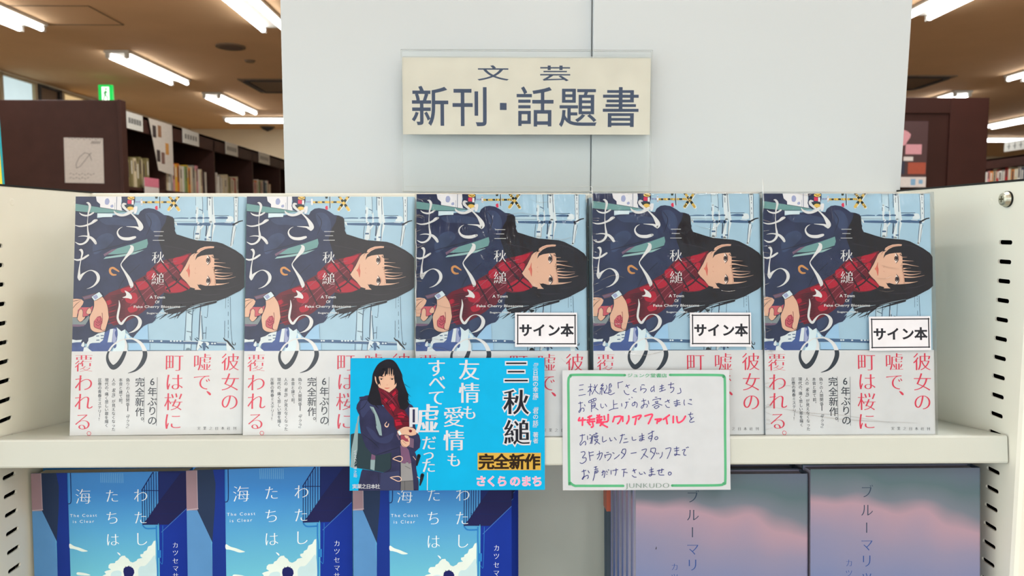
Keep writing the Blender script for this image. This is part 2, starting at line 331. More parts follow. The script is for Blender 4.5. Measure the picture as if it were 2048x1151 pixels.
# ------------------------------------------------------------------ printed artwork, tenths of a millimetre
# colour, kind (P polygon, F smooth fill, S stroke with widths, U/L stroke above/below the paper band), numbers
COVER_SHAPES = '''\
skypale P 937 1886 989 1887 994 1734 939 1741
paper S 1049 1883 30 1051 1773 32 1058 1673 26
paper S 1255 1881 30 1256 1774 26 1260 1663 26
paper S 1072 1876 7 1077 1773 11 1082 1696 22 1087 1658 19 1073 1582 11 1067 1524 7
paper S 950 1791 15 950 1741 19 949 1688 15 963 1642 22 957 1581 34 950 1539 30
paper S 999 1749 7 999 1658 15 979 1619 11 972 1543 11
paper S 1057 1658 11 1043 1601 26 1040 1528 30
paper S 1241 1651 22 1242 1583 22 1221 1487 19
paper F 1187 1720 1217 1724 1233 1713 1233 1682 1180 1682 1184 1701
skypale P 753 1698 932 1703 933 1676 750 1675
inkblue S 989 1879 3 994 1810 3 993 1742 3
inkblue S 1027 1879 4 1029 1772 4
inkblue S 1066 1880 4 1072 1738 4
inkblue S 1235 1877 3 1241 1812 3 1243 1682 3
inkblue S 1272 1878 3 1271 1682 3
inkblue S 937 1875 2 939 1810 2
inkblue S 942 1772 4 941 1745 4
inkblue S 933 1642 4 927 1596 4 925 1543 4
inkblue S 979 1619 3 973 1539 3
inkblue S 1042 1643 3 1032 1597 3 1023 1562 3
inkblue S 1072 1658 4 1069 1601 4 1065 1526 4
inkblue S 1236 1651 4 1227 1583 4 1218 1487 4
inkblue S 1260 1636 3 1246 1583 3 1236 1498 3
inkblue S 1255 1858 4 1256 1841 4
inkblue S 1255 1835 4 1256 1828 4
inkblue S 1256 1812 4 1257 1805 4
inkblue S 1256 1770 4 1257 1755 4
inkblue S 1257 1732 4 1258 1721 4
inkblue S 1046 1868 4 1047 1862 4
inkblue S 1046 1849 4 1047 1838 4
inkblue S 1046 1834 4 1047 1811 4
inkblue S 1025 1654 7 1026 1620 10 1020 1566 7
inkblue S 1031 1872 4 1049 1872 7 1057 1864 3
railblue P 938 1589 968 1589 968 1577 938 1577
railblue P 1043 1559 1066 1559 1066 1549 1044 1549
railblue P 1012 1547 1027 1547 1027 1530 1012 1530
railblue S 967 1780 6 993 1768 6
railblue S 760 1706 3 820 1709 8 880 1708 7
railblue S 895 1707 4 917 1710 11 940 1708 9
railblue S 955 1708 7 972 1710 19 990 1709 15
railblue S 1002 1708 5 1022 1710 13 1043 1709 11
railblue S 1094 1709 7 1140 1711 19 1186 1710 15
inkblue S 1089 1728 4 1199 1728 4
inkblue S 750 1682 2 940 1680 2
railblue S 791 1660 14 871 1659 19 952 1657 19
railblue S 948 1661 16 967 1660 22 986 1658 22
railblue S 997 1661 17 1021 1660 25 1046 1658 25
railblue S 1092 1662 16 1167 1661 23 1241 1659 23
paper S 955 1680 7 967 1669 7 955 1661 7
paper S 783 1670 15 793 1651 7
paper S 1169 1674 5 1218 1671 5
ink S 1234 1655 11 1264 1671 11 1286 1682 10 1309 1687 8
paper S 750 1671 6 780 1675 6
skypale S 900 974 41 898 659 41
inkblue S 878 974 4 876 898 4 873 822 4 867 724 4 865 659 4
inkblue S 933 996 5 927 936 5 924 860 5 924 746 5 918 659 5
inkblue S 991 1019 8 985 928 7 981 822 7 979 742 4
inkblue S 998 932 5 1003 860 5 1009 799 5 1010 746 5
inkblue S 1049 1023 3 1046 973 3 1042 920 3
inkblue S 1036 844 3 1034 799 3 1033 746 3
inkblue S 1185 1072 2 1184 988 2
inkblue S 1180 890 3 1180 821 3 1180 756 3
inkblue S 1220 1080 3 1225 935 3 1228 844 3 1233 783 3 1239 722 3
inkblue S 911 769 5 915 739 5
inkblue S 889 957 5 923 941 5
inkblue S 884 809 5 920 801 5
inkblue S 1020 920 4 1039 915 4
inkblue S 1013 793 5 1032 795 5
inkblue S 926 958 2 952 987 2 982 1004 2
inkblue S 1205 1080 3 1204 1068 3
inkblue S 1205 1061 3 1204 1046 3
inkblue S 1205 1038 3 1205 1030 3
inkblue S 1206 1011 3 1205 1000 3
inkblue S 1206 962 3 1206 928 3
inkblue S 1207 897 3 1207 859 3
inkblue S 1208 840 3 1208 825 3
inkblue S 1209 813 3 1209 753 3
paper S 993 966 4 991 875 5 993 799 11 995 746 22
railblue P 651 742 766 737 859 735 1046 727 1192 718 1196 694 1103 696 972 704 860 709 652 717
railblue P 403 743 495 746 673 740 674 717 525 720 403 720
paper S 859 729 5 934 729 5 1009 723 5
paper S 1121 717 4 1192 713 4
paper F 697 732 694 728 689 726 683 728 680 732 683 736 688 738 694 736
paper F 771 732 769 727 763 726 757 728 755 732 757 736 763 738 768 736
paper F 797 732 795 727 789 726 783 727 781 732 783 736 789 738 794 736
paper F 819 732 817 727 811 726 805 727 803 732 805 736 811 738 817 736
paper F 845 731 843 727 837 725 831 727 829 731 831 736 837 738 843 736
paper F 1092 711 1090 707 1084 705 1078 707 1076 711 1078 716 1084 717 1090 716
paper F 1114 711 1112 707 1106 705 1100 707 1098 711 1100 716 1106 717 1112 716
paper F 610 733 607 729 602 727 597 729 595 733 597 738 602 739 607 738
paper F 628 733 626 729 621 727 615 729 613 733 615 738 621 739 626 737
paper F 982 735 1009 723 1046 723 1061 708 1047 693 1031 715 1009 715 991 685 969 655 961 655 972 708
railblue F 1009 715 1035 715 1034 685 1027 653 1017 653
inkblue S 949 750 7 971 731 7
inkblue S 963 757 6 978 746 6
inkblue S 1039 689 10 1054 674 10
inkblue S 987 697 7 1002 678 7
inkblue S 964 716 4 961 655 4
paper F 1196 715 1215 722 1234 695 1231 654 1201 654
ink S 1173 753 7 1185 737 11 1203 728 13 1223 703 16 1242 684 11 1257 665 7
ink S 1239 726 4 1245 703 7 1264 699 5 1265 714 5
inkblue S 675 658 4 973 656 4
paperw P 158 1883 359 1885 354 1832 361 1767 313 1773 180 1794 179 1821 164 1841
lav F 234 1861 252 1865 264 1842 253 1816 231 1819 227 1842
lav F 272 1808 290 1816 294 1797 276 1793
railblue S 320 1883 4 319 1775 4
railblue S 306 1831 2 305 1778 2
navy P 355 1881 462 1882 463 1844 453 1806 439 1768 394 1760 365 1771 353 1805 361 1843
yellow F 459 1869 455 1862 445 1857 431 1855 418 1856 407 1861 403 1868 407 1875 417 1880 431 1882 445 1880 455 1875
ink S 414 1874 4 433 1863 4 448 1872 4
pink P 404 1853 435 1852 434 1821 404 1823
paperw P 437 1851 452 1851 453 1815 436 1817
inkgreen F 457 1800 452 1794 439 1790 422 1788 404 1789 391 1794 386 1800 391 1806 404 1810 421 1812 439 1811 452 1806
yellow F 453 1785 450 1777 440 1772 427 1770 414 1772 405 1777 401 1785 405 1792 414 1798 427 1800 440 1798 449 1793
paperw F 453 1795 482 1799 476 1753 458 1745
lav S 471 1838 11 504 1838 11
paperw S 513 1856 15 516 1818 15
yellow S 528 1835 17 549 1834 17
inkgreen S 545 1835 13 571 1835 13
yellow S 567 1835 17 601 1835 17
inkgreen S 599 1836 13 623 1835 13
yellow S 623 1836 17 654 1835 17
yellow S 665 1836 17 689 1836 17
inkgreen S 689 1836 13 710 1836 13
yellow S 717 1837 17 743 1836 17
inkgreen P 618 1881 641 1882 637 1865 622 1864
ink S 656 1880 5 658 1789 5
paper S 663 1876 4 666 1789 4
pink F 646 1790 645 1782 640 1776 633 1774 627 1776 622 1782 620 1790 621 1798 626 1804 633 1806 639 1804 644 1798
paper S 642 1804 4 644 1777 4
paper S 730 1882 26 809 1771 26
paper S 809 1883 26 729 1772 26
inkgreen S 727 1886 21 740 1868 21
yellow S 740 1868 21 754 1849 21
inkgreen S 754 1849 21 767 1830 21
yellow S 767 1830 21 780 1812 21
inkgreen S 780 1812 21 793 1793 21
yellow S 793 1793 21 806 1774 21
inkgreen S 806 1887 21 792 1868 21
yellow S 792 1868 21 779 1850 21
inkgreen S 779 1850 21 766 1831 21
yellow S 766 1831 21 752 1813 21
inkgreen S 752 1813 21 739 1794 21
yellow S 739 1794 21 726 1776 21
navy P -9 1882 155 1884 165 1842 191 1819 192 1791 170 1754 171 1707 301 1731 392 1746 492 1734 505 1761 536 1783 571 1788 614 1781 655 1759 692 1733 729 1728 761 1716 771 1693 753 1669 767 1653 781 1627 775 1599 791 1579 835 1422 750 1049 625 915 650 932 637 898 615 876 585 869 548 851 502 796 475 757 451 771 412 822 389 806 356 813 249 794 175 772 133 742 115 714 73 721 -1 746 -8 838
navyl F 193 1698 311 1713 429 1700 502 1672 430 1644 330 1653 239 1657
navyl F 546 1738 610 1748 656 1701 667 1627 622 1589 575 1645
navyl F 196 1568 268 1587 305 1541 225 1457 154 1420 143 1494
navyl F 418 892 492 914 500 876 471 831 427 816
hair P 715 1730 771 1702 777 1609 791 1579 833 1566 888 1548 952 1531 1035 1524 1109 1517 1155 1504 1202 1480 1258 1450 1310 1413 1334 1377 1340 1274 1339 1189 1332 1157 1300 1129 1245 1101 1190 1072 1117 1046 1044 1027 952 1010 888 986 843 964 788 949 734 945 706 966 687 1031 703 1115 774 1236 689 1422 650 1543 676 1627 703 1674
hair S 842 1021 17 797 966 11 734 919 3
hair S 934 1021 17 843 961 11 807 910 3
hair S 1108 1040 17 980 1003 11 879 975 3 752 957 3 643 910 3
hair S 810 990 17 735 951 11 670 903 3
hair S 886 989 10 820 941 10 745 908 3
hairl S 877 993 5 818 962 6 786 902 1
hairl S 697 1489 3 847 1459 3 899 1440 3
hairl S 1071 1483 1 1184 1464 4 1279 1411 1
hairl S 1095 1140 1 1189 1144 4 1302 1182 1
hairl S 927 1110 1 1040 1095 4 1171 1106 1
hairl S 742 1042 1 854 1034 4 1003 1053 1
skypale S 907 1002 1 996 1027 3 1116 1051 1
skypale S 699 970 1 762 991 5 877 1006 1
teal P -4 1823 99 1807 217 1789 398 1756 328 1751 144 1750 -3 1764
ink S 180 1795 3 291 1777 3 394 1758 3
ink S 1 1763 3 144 1749 3 328 1750 3
skyw P 173 1745 291 1743 288 1717 170 1714
teal P 257 1418 333 1467 460 1505 564 1542 571 1505 560 1472 470 1438 361 1421
teall P 227 1383 244 1398 434 1430 542 1454 470 1421 362 1400
purple P 226 1420 288 1457 333 1467 262 1420 235 1402
ink S 244 1409 4 434 1432 4 560 1470 4
navyd S 479 1578 1 443 1540 3 370 1502 1
navyd S 144 1438 4 288 1476 6 505 1533 4
navyd S 349 1142 4 401 1235 6 508 1337 4
navyd S 555 1738 3 593 1673 6 558 1570 3
brown S 326 1257 11 301 1258 16 282 1276 17 281 1302 17 300 1312 17 318 1304 16 348 1284 10
wine P 913 1430 872 1422 817 1399 726 1380 653 1358 600 1308 555 1254 492 1217 439 1180 367 1150 277 1115 215 1064 234 994 263 910 275 904 313 856 379 870 462 913 537 959 583 999 623 1012 667 1087 703 1116 749 1105 840 1115 918 1157 876 1189 829 1250 837 1282 891 1385
red F 645 1324 690 1352 736 1329 728 1291 682 1273 650 1291
red F 796 1310 823 1338 846 1329 837 1292 815 1268
red F 475 1189 547 1207 584 1170 539 1138 485 1142
red F 404 1091 476 1115 500 1068 478 1031 414 1041
red F 712 1161 802 1217 848 1208 904 1161 877 1133 795 1115 731 1124
red F 424 994 487 1013 497 976 443 957
red F 772 1385 845 1404 890 1413 836 1348 782 1338
red F 564 1272 618 1291 637 1245 583 1217
red F 247 1041 287 1059 297 1031 252 1013
red F 367 1142 439 1161 448 1133 385 1115
winel S 565 1235 5 681 1329 5 799 1366 5
winel S 602 1180 5 710 1273 5 800 1329 5
winel S 657 1161 5 747 1245 5 819 1310 5
winel S 442 1013 5 522 1087 5 620 1180 5
winel S 369 1050 5 475 1142 5 583 1235 5
winel S 515 976 5 585 1087 5 702 1170 5
wined S 681 1356 12 746 1273 12 802 1217 12
wined S 618 1310 12 702 1208 12 749 1124 12
wined S 726 1375 12 801 1301 12 838 1245 12
wined S 546 1235 12 602 1161 12 649 1087 12
wined S 475 1189 12 531 1087 12 569 1013 12
wined S 838 1236 12 784 1180 12 721 1142 12
wined S 765 1236 12 821 1189 12 886 1143 12
wined S 286 1087 3 350 1098 6 404 1105 2
wined S 287 1075 3 350 1086 6 404 1093 2
wined S 287 1063 3 350 1074 6 404 1081 2
wined S 287 1051 3 350 1062 6 404 1069 2
wined S 287 1039 3 350 1050 6 405 1057 2
wined S 288 1027 3 351 1038 6 405 1045 2
wined S 288 1015 3 351 1026 6 405 1033 2
wined S 288 1003 3 351 1014 6 405 1021 2
wined S 288 991 3 351 1002 6 406 1009 2
wined S 289 979 3 352 990 6 406 997 2
wined S 289 967 3 352 978 6 406 985 2
wined S 289 955 3 352 966 6 406 973 2
wined S 289 943 3 352 954 6 406 961 2
wined S 290 931 3 353 942 6 407 949 2
wined S 290 919 3 353 930 6 407 937 2
wined S 290 907 3 353 918 6 407 925 2
red S 269 1005 2 298 1012 4 335 1024 2
wined S 269 990 2 298 997 4 335 1009 2
wined S 269 975 2 299 982 4 335 994 2
red S 270 960 2 299 967 4 335 978 2
wined S 270 945 2 299 952 4 336 963 2
wined S 270 930 2 299 937 4 336 948 2
red S 270 915 2 300 922 4 336 933 2
wined S 271 900 2 300 907 4 337 918 2
wined S 271 884 2 300 892 4 337 903 2
red S 271 869 2 301 877 4 337 888 2
ink P 821 1258 835 1281 863 1326 882 1368 897 1399 911 1416 934 1427 967 1433 994 1410 1024 1414 1054 1417 1084 1418 1092 1392 1091 1346 1089 1308 1094 1262 1096 1239 1102 1205 1103 1171 1054 1167 1020 1168 983 1179 960 1174 972 1152 991 1136 939 1137 942 1146 905 1157 870 1201 840 1231
skin P 824 1258 839 1281 866 1326 886 1368 900 1399 915 1416 937 1427 971 1433 997 1410 1027 1414 1057 1417 1087 1418 1095 1392 1094 1346 1093 1308 1097 1262 1099 1239 1106 1205 1106 1171 1057 1167 1024 1168 986 1179 964 1174 975 1152 994 1136 942 1137 946 1146 908 1157 874 1201 843 1231
ink P 949 1433 957 1455 981 1471 1015 1482 1063 1486 1093 1484 1090 1467 1049 1463 1019 1457 989 1441 971 1427
skin P 952 1434 960 1453 982 1467 1015 1479 1063 1483 1090 1481 1087 1469 1049 1466 1019 1460 989 1445 971 1430
skind S 970 1445 1 1004 1464 5 1079 1474 2
hair P 942 1371 948 1395 956 1416 974 1429 1008 1443 1087 1449 1089 1416 1035 1414 990 1407 960 1395
hair S 927 1399 1 937 1420 3 959 1433 5
hair P 958 1182 975 1163 1002 1150 1039 1140 1106 1152 1114 1169 1024 1168 984 1177 973 1174
hair S 1080 1411 2 1074 1401 5 1091 1392 7 1129 1388 11
hair S 1084 1384 1 1103 1376 7 1148 1373 11
hair S 1087 1418 11 1099 1380 15 1098 1334 13 1096 1308 4
skin S 1088 1380 4 1129 1380 1
skin S 1092 1353 9 1129 1352 4 1180 1350 1
skin S 1085 1327 15 1122 1325 8 1168 1316 4 1220 1307 1
skin S 1089 1292 22 1119 1293 4 1157 1296 1
skin S 1089 1272 15 1142 1270 6 1187 1268 3 1238 1268 1
skin S 1094 1252 11 1150 1243 8 1199 1247 4 1236 1257 1
skin S 1098 1226 13 1158 1223 8 1207 1226 4 1263 1239 1
skin S 1102 1178 15 1144 1180 10 1181 1185 4 1211 1192 1
hair S 1082 1298 1 1112 1300 8 1160 1304 11
hair S 1093 1262 1 1131 1258 4 1187 1256 4
hair S 1098 1239 1 1150 1235 4 1225 1239 4
hair S 1102 1201 1 1132 1201 9 1188 1205 11
hair S 1074 1313 1 1089 1312 3 1130 1308 4
lip F 898 1342 897 1307 902 1292 902 1269 897 1233 889 1258 883 1277 872 1290 881 1300 888 1315
lipd S 898 1341 1 895 1300 3 898 1277 3 896 1234 1
skind S 940 1300 1 945 1302 3 947 1313 1
skind S 939 1272 1 944 1269 3 951 1265 1
eyew F 1038 1411 1048 1395 1052 1372 1051 1353 1040 1336 1032 1353 1030 1376 1034 1395
ink F 1054 1371 1052 1361 1048 1354 1042 1351 1035 1354 1031 1361 1029 1370 1030 1380 1035 1387 1041 1390 1047 1387 1052 1380
eyew F 1043 1360 1042 1358 1040 1357 1038 1358 1037 1360 1038 1362 1040 1363 1042 1362
brownd F 1040 1374 1039 1369 1036 1367 1033 1369 1032 1374 1033 1380 1036 1382 1039 1380
ink S 1039 1414 2 1055 1388 8 1057 1357 7 1040 1332 3
skind S 1063 1403 1 1067 1376 3 1064 1353 1
ink S 1029 1380 2 1030 1357 2
eyew F 1041 1241 1051 1230 1055 1207 1053 1188 1042 1171 1035 1188 1032 1211 1037 1230
ink F 1056 1208 1055 1199 1050 1192 1044 1189 1038 1192 1033 1199 1032 1208 1033 1218 1038 1225 1044 1227 1050 1225 1055 1218
eyew F 1045 1198 1045 1196 1043 1195 1041 1196 1040 1198 1041 1200 1043 1201 1045 1200
brownd F 1042 1212 1041 1207 1039 1204 1036 1207 1035 1212 1036 1217 1039 1220 1041 1217
ink S 1042 1249 2 1057 1222 8 1059 1192 7 1043 1166 3
skind S 1066 1237 1 1070 1211 3 1067 1188 1
ink S 1032 1214 2 1033 1192 2
skind S 1097 1262 1 1102 1224 4 1095 1174 1
skind S 1060 1395 1 1062 1361 2
skind S 1062 1232 1 1066 1197 2
greyg P -4 923 40 919 55 889 87 900 122 936 131 922 113 885 99 862 -3 863
purple P -3 867 99 866 88 853 45 848 -3 850
skin P -7 1067 29 1069 66 1063 82 1047 75 1024 57 998 39 979 32 923 -4 922
rose P 35 958 49 992 67 1001 137 1001 155 1013 148 975 141 960 120 938 87 926 76 923 51 915
ink F 34 911 40 945 47 976 62 989 76 980 80 960 80 929 102 926 74 889 55 886 41 898
skin F 37 911 43 945 49 974 62 986 73 978 77 960 77 926 96 923 72 893 55 889 44 900
ink F 102 959 113 988 133 998 144 975 140 950 116 946
skin F 105 960 115 985 132 995 141 975 137 953 116 949
ink S -7 1046 3 22 1054 4 60 1060 1
ink S -6 985 3 23 1024 4 62 1056 1
ink S -4 922 3 32 922 3 35 938 3
ink F 160 1056 167 1068 201 1079 224 1086 239 1068 259 1037 271 995 278 945 280 918 271 876 256 826 252 814 218 801 172 805 142 826 133 861 128 922 146 964 161 1006 162 1041
skin F 161 1054 168 1065 201 1077 223 1083 238 1066 257 1035 269 994 275 945 278 918 268 877 255 828 250 817 218 804 173 808 144 829 136 862 131 922 148 964 162 1005 163 1039
rose P 164 892 189 926 215 934 230 907 231 877 222 862 215 828 191 837 167 847
rosed S 191 922 4 212 926 4 216 900 4 198 888 4 190 907 4
rosed S 177 889 4 198 877 4 227 892 4
rosed S 180 870 4 198 855 4 216 873 4
rosed S 226 956 4 230 907 4 220 862 4 217 828 4 236 819 4
rosed S 166 892 4 169 847 4 213 828 4
skin P 229 952 241 937 257 862 250 828 232 820 219 832 222 858 232 877
rosed S 227 956 3 230 907 3 221 862 3 219 832 3 236 818 3 252 828 3
purple P 70 1085 196 1119 221 1104 152 1076 89 1059
brownd S 70 1082 4 196 1117 4
brownd S 84 1061 4 147 1080 4
skyw P 141 1084 201 1122 227 1089 165 1052
lav P 150 1085 179 1102 194 1080 172 1061
ink S 141 1084 3 201 1122 3 227 1089 3 165 1052 3 141 1084 3
blue P -4 722 69 727 92 697 106 690 89 652 -3 653
blue P 135 718 216 721 251 802 291 828 345 843 351 749 294 651 158 652 129 675
paper P 126 760 163 772 199 795 251 809 242 757 237 742 215 723 157 721 137 714 119 684 158 652 87 652 92 686 114 690 115 720 125 738
paper P -1 750 32 743 77 747 69 727 36 728 0 722
paper F 84 727 93 727 95 697 84 690 71 701
railblue S 187 774 7 205 775 7
railblue S 222 778 7 240 779 7
railblue S 189 742 7 208 743 7
railblue S 224 755 7 242 756 7
paper P 291 828 315 832 307 725 273 725
lav P 315 832 333 828 343 801 347 771 333 715 311 726
skyw P 342 843 379 811 408 828 413 786 402 749 434 651 312 651 333 704 347 749 350 801
blue F 328 802 346 824 350 779 340 760
blue F 322 696 341 711 341 689 327 677
skyl P 413 794 431 790 454 767 469 756 494 790 537 838 581 865 587 746 410 747 402 752
skyw P 413 794 424 792 446 767 435 756 417 760
skyl P 440 716 599 716 600 661 441 662
inkblue S 437 659 4 675 658 4
white S 393 1820 11 375 1820 19 373 1801 22 398 1775 17 433 1748 10 477 1704 16 505 1662 32 515 1634 36 509 1617 25
white S 512 1617 19 493 1626 21 471 1635 13 400 1641 2
white S 301 1768 3 313 1748 15 347 1732 19 384 1733 20 420 1750 25 450 1768 19 455 1774 11
white S 371 1637 1 345 1621 7 332 1593 11 345 1563 16 376 1545 22 421 1542 25 454 1550 23 470 1555 18
white S 432 1490 3 448 1477 25 441 1446 33 408 1404 18 376 1361 8 365 1340 7 371 1318 10 396 1280 15 425 1234 25 446 1189 31 451 1170 28 448 1159 15
white F 398 1132 429 1117 450 1095 456 1076 448 1064 428 1071 382 1077 406 1089 410 1106
white S 355 1056 2 360 1012 13 351 956 17 348 914 16 363 880 19 380 871 19 398 894 16 427 925 7 465 936 5 502 922 16 522 888 28 511 846 26 475 812 14 428 795 1
white U 406 749 10 465 752 12 524 721 23 556 673 31 566 620 36 544 558 33 498 506 17 437 482 3
white U 409 745 9 418 693 21 402 626 30 366 559 36 324 529 38 293 555 29 276 598 21 282 646 15 316 701 13 372 739 9 409 748 8
white S 84 1829 3 99 1828 15 113 1807 19 110 1777 15 102 1746 11 99 1709 4 98 1671 6 101 1614 10 107 1576 16 107 1548 19 93 1522 17 68 1504 14 39 1500 13 13 1512 6 5 1519 1
white S 26 1559 1 59 1565 7 93 1563 10 126 1552 19 152 1528 23 165 1507 19
white S 32 1750 3 52 1735 11 86 1727 13 115 1734 13 141 1750 13
white S -2 1652 3 36 1642 10 83 1648 13 127 1666 16 151 1684 23 169 1691 15
white S -1 1381 9 30 1374 14 67 1385 15 92 1401 16 110 1413 13
white S 38 1454 4 54 1453 19 63 1430 16 57 1396 11 51 1362 7 44 1313 10 42 1268 18 44 1238 28 46 1219 15
white S 50 1226 17 64 1255 19 91 1277 8 120 1291 5 146 1290 9 175 1272 19 191 1242 25 187 1208 22 163 1176 13 134 1157 7 102 1146 1'''

COVER_GLYPHS = '''\
white m 三 654 1566 103 103
white m 秋 653 1394 103 103
white m 縋 653 1224 105 105'''

COVER_LATIN = [['white', 'A Town', 652, 1079, 119, 24], ['white', 'Of', 653, 1041, 33, 22], ['white', 'Fake Cherry Blossoms', 651, 1001, 360, 26], ['white', 'Sugaru Miaki', 654, 951, 163, 18]]

BAND_SHAPES = '''\
slate L 406 749 10 465 752 12 524 721 23 556 673 31 566 620 36 544 558 33 498 506 17 437 482 3
slate L 409 745 9 418 693 21 402 626 30 366 559 36 324 529 38 293 555 29 276 598 21 282 646 15 316 701 13 372 739 9 409 748 8
redink F 1047 337 1068 331 1083 315 1078 304 1064 312
redink S 132 16 4 139 30 4 154 29 4 162 16 4 155 3 4 140 3 4 132 16 4
slate S 546 126 4 552 134 4 561 130 4 561 120 4 552 116 4 546 126 4
slate S 665 449 3 664 260 3 664 71 3
slate S 565 450 3 566 261 3 567 100 3'''

BAND_GLYPHS = '''\
redink m 彼 1231 565 150 150
redink m 女 1231 407 150 150
redink m の 1229 254 150 150
redink m 嘘 1012 565 150 150
redink m で 1011 410 150 150
redink m 町 794 564 150 150
redink m は 796 412 150 150
redink m 桜 792 257 150 150
redink m に 790 105 150 150
redink m 覆 95 564 150 150
redink m わ 98 409 150 150
redink m れ 99 264 150 150
redink m る 97 109 150 150
slate h 6 627 414 76 76
slate h 年 628 337 76 76
slate h ぶ 629 260 76 76
slate h り 631 188 76 76
slate h の 632 112 76 76
slate h 完 530 412 74 74
slate h 全 531 333 74 74
slate h 新 533 257 74 74
slate h 作 534 180 74 74
slate n 偽 438 430 30 30
slate n り 438 398 30 30
slate n の 439 366 30 30
slate n 人 439 335 30 30
slate n 間 440 303 30 30
slate n 関 440 272 30 30
slate n 係 441 240 30 30
slate nR ー 442 209 58 58
slate nR 「 443 162 30 30
slate n サ 443 140 30 30
slate n ク 444 108 30 30
slate n ラ 444 77 30 30
slate nR 」 445 51 30 30
slate n 本 383 430 30 30
slate n 音 384 399 30 30
slate n と 384 367 30 30
slate n 建 385 335 30 30
slate n て 386 304 30 30
slate n 前 386 272 30 30
slate n 。 404 259 30 30
slate n 人 328 430 30 30
slate n の 329 399 30 30
slate nR 「 329 368 30 30
slate n 本 330 347 30 30
slate n 当 330 316 30 30
slate nR 」 331 291 30 30
slate n が 331 263 30 30
slate n 見 332 232 30 30
slate n え 332 201 30 30
slate n な 333 170 30 30
slate n く 334 139 30 30
slate n な 334 108 30 30
slate n っ 335 77 30 30
slate n た 335 46 30 30
slate n 現 275 431 30 30
slate n 代 275 400 30 30
slate n の 276 370 30 30
slate n 、 294 357 30 30
slate n 痛 277 321 30 30
slate n く 277 290 30 30
slate n 悲 278 260 30 30
slate n し 279 229 30 30
slate n い 279 199 30 30
slate n 罪 280 168 30 30
slate n を 280 138 30 30
slate n 描 281 108 30 30
slate n く 282 77 30 30
slate n 圧 222 431 30 30
slate n 巻 222 401 30 30
slate n の 223 370 30 30
slate n 青 223 340 30 30
slate n 春 224 309 30 30
slate n ミ 225 279 30 30
slate n ス 225 248 30 30
slate n テ 226 218 30 30
slate n リ 226 187 30 30
slate nR ー 227 157 30 30
slate n ! 223 126 32 32
slate m 実 993 48 28 28
slate m 業 1039 48 28 28
slate m 之 1085 47 28 28
slate m 日 1132 46 28 28
slate m 本 1178 46 28 28
slate m 社 1224 45 28 28
slate m 刊 1271 45 28 28'''

BAND_TOP = 65.5

STICKER_SHAPES = '''\
ink S 17 243 9 469 243 9
ink S 17 24 9 469 24 9
ink S 21 247 9 21 21 9
ink S 465 247 9 465 21 9'''

STICKER_GLYPHS = '''\
ink B サ 82 129 102 102
ink B イ 187 129 102 102
ink B ン 300 129 102 102
ink B 本 403 129 102 102'''

SIGN_SHAPES = '''\
signblue P 895 287 957 286 957 222 895 222'''

SIGN_GLYPHS = '''\
signblue b 文 833 556 303 146
signblue b 芸 1404 556 306 148
signblue b 新 252 256 359 386
signblue b 刊 624 255 352 386
signblue b 話 1220 253 364 386
signblue b 題 1615 252 364 386
signblue b 書 2012 251 364 386'''

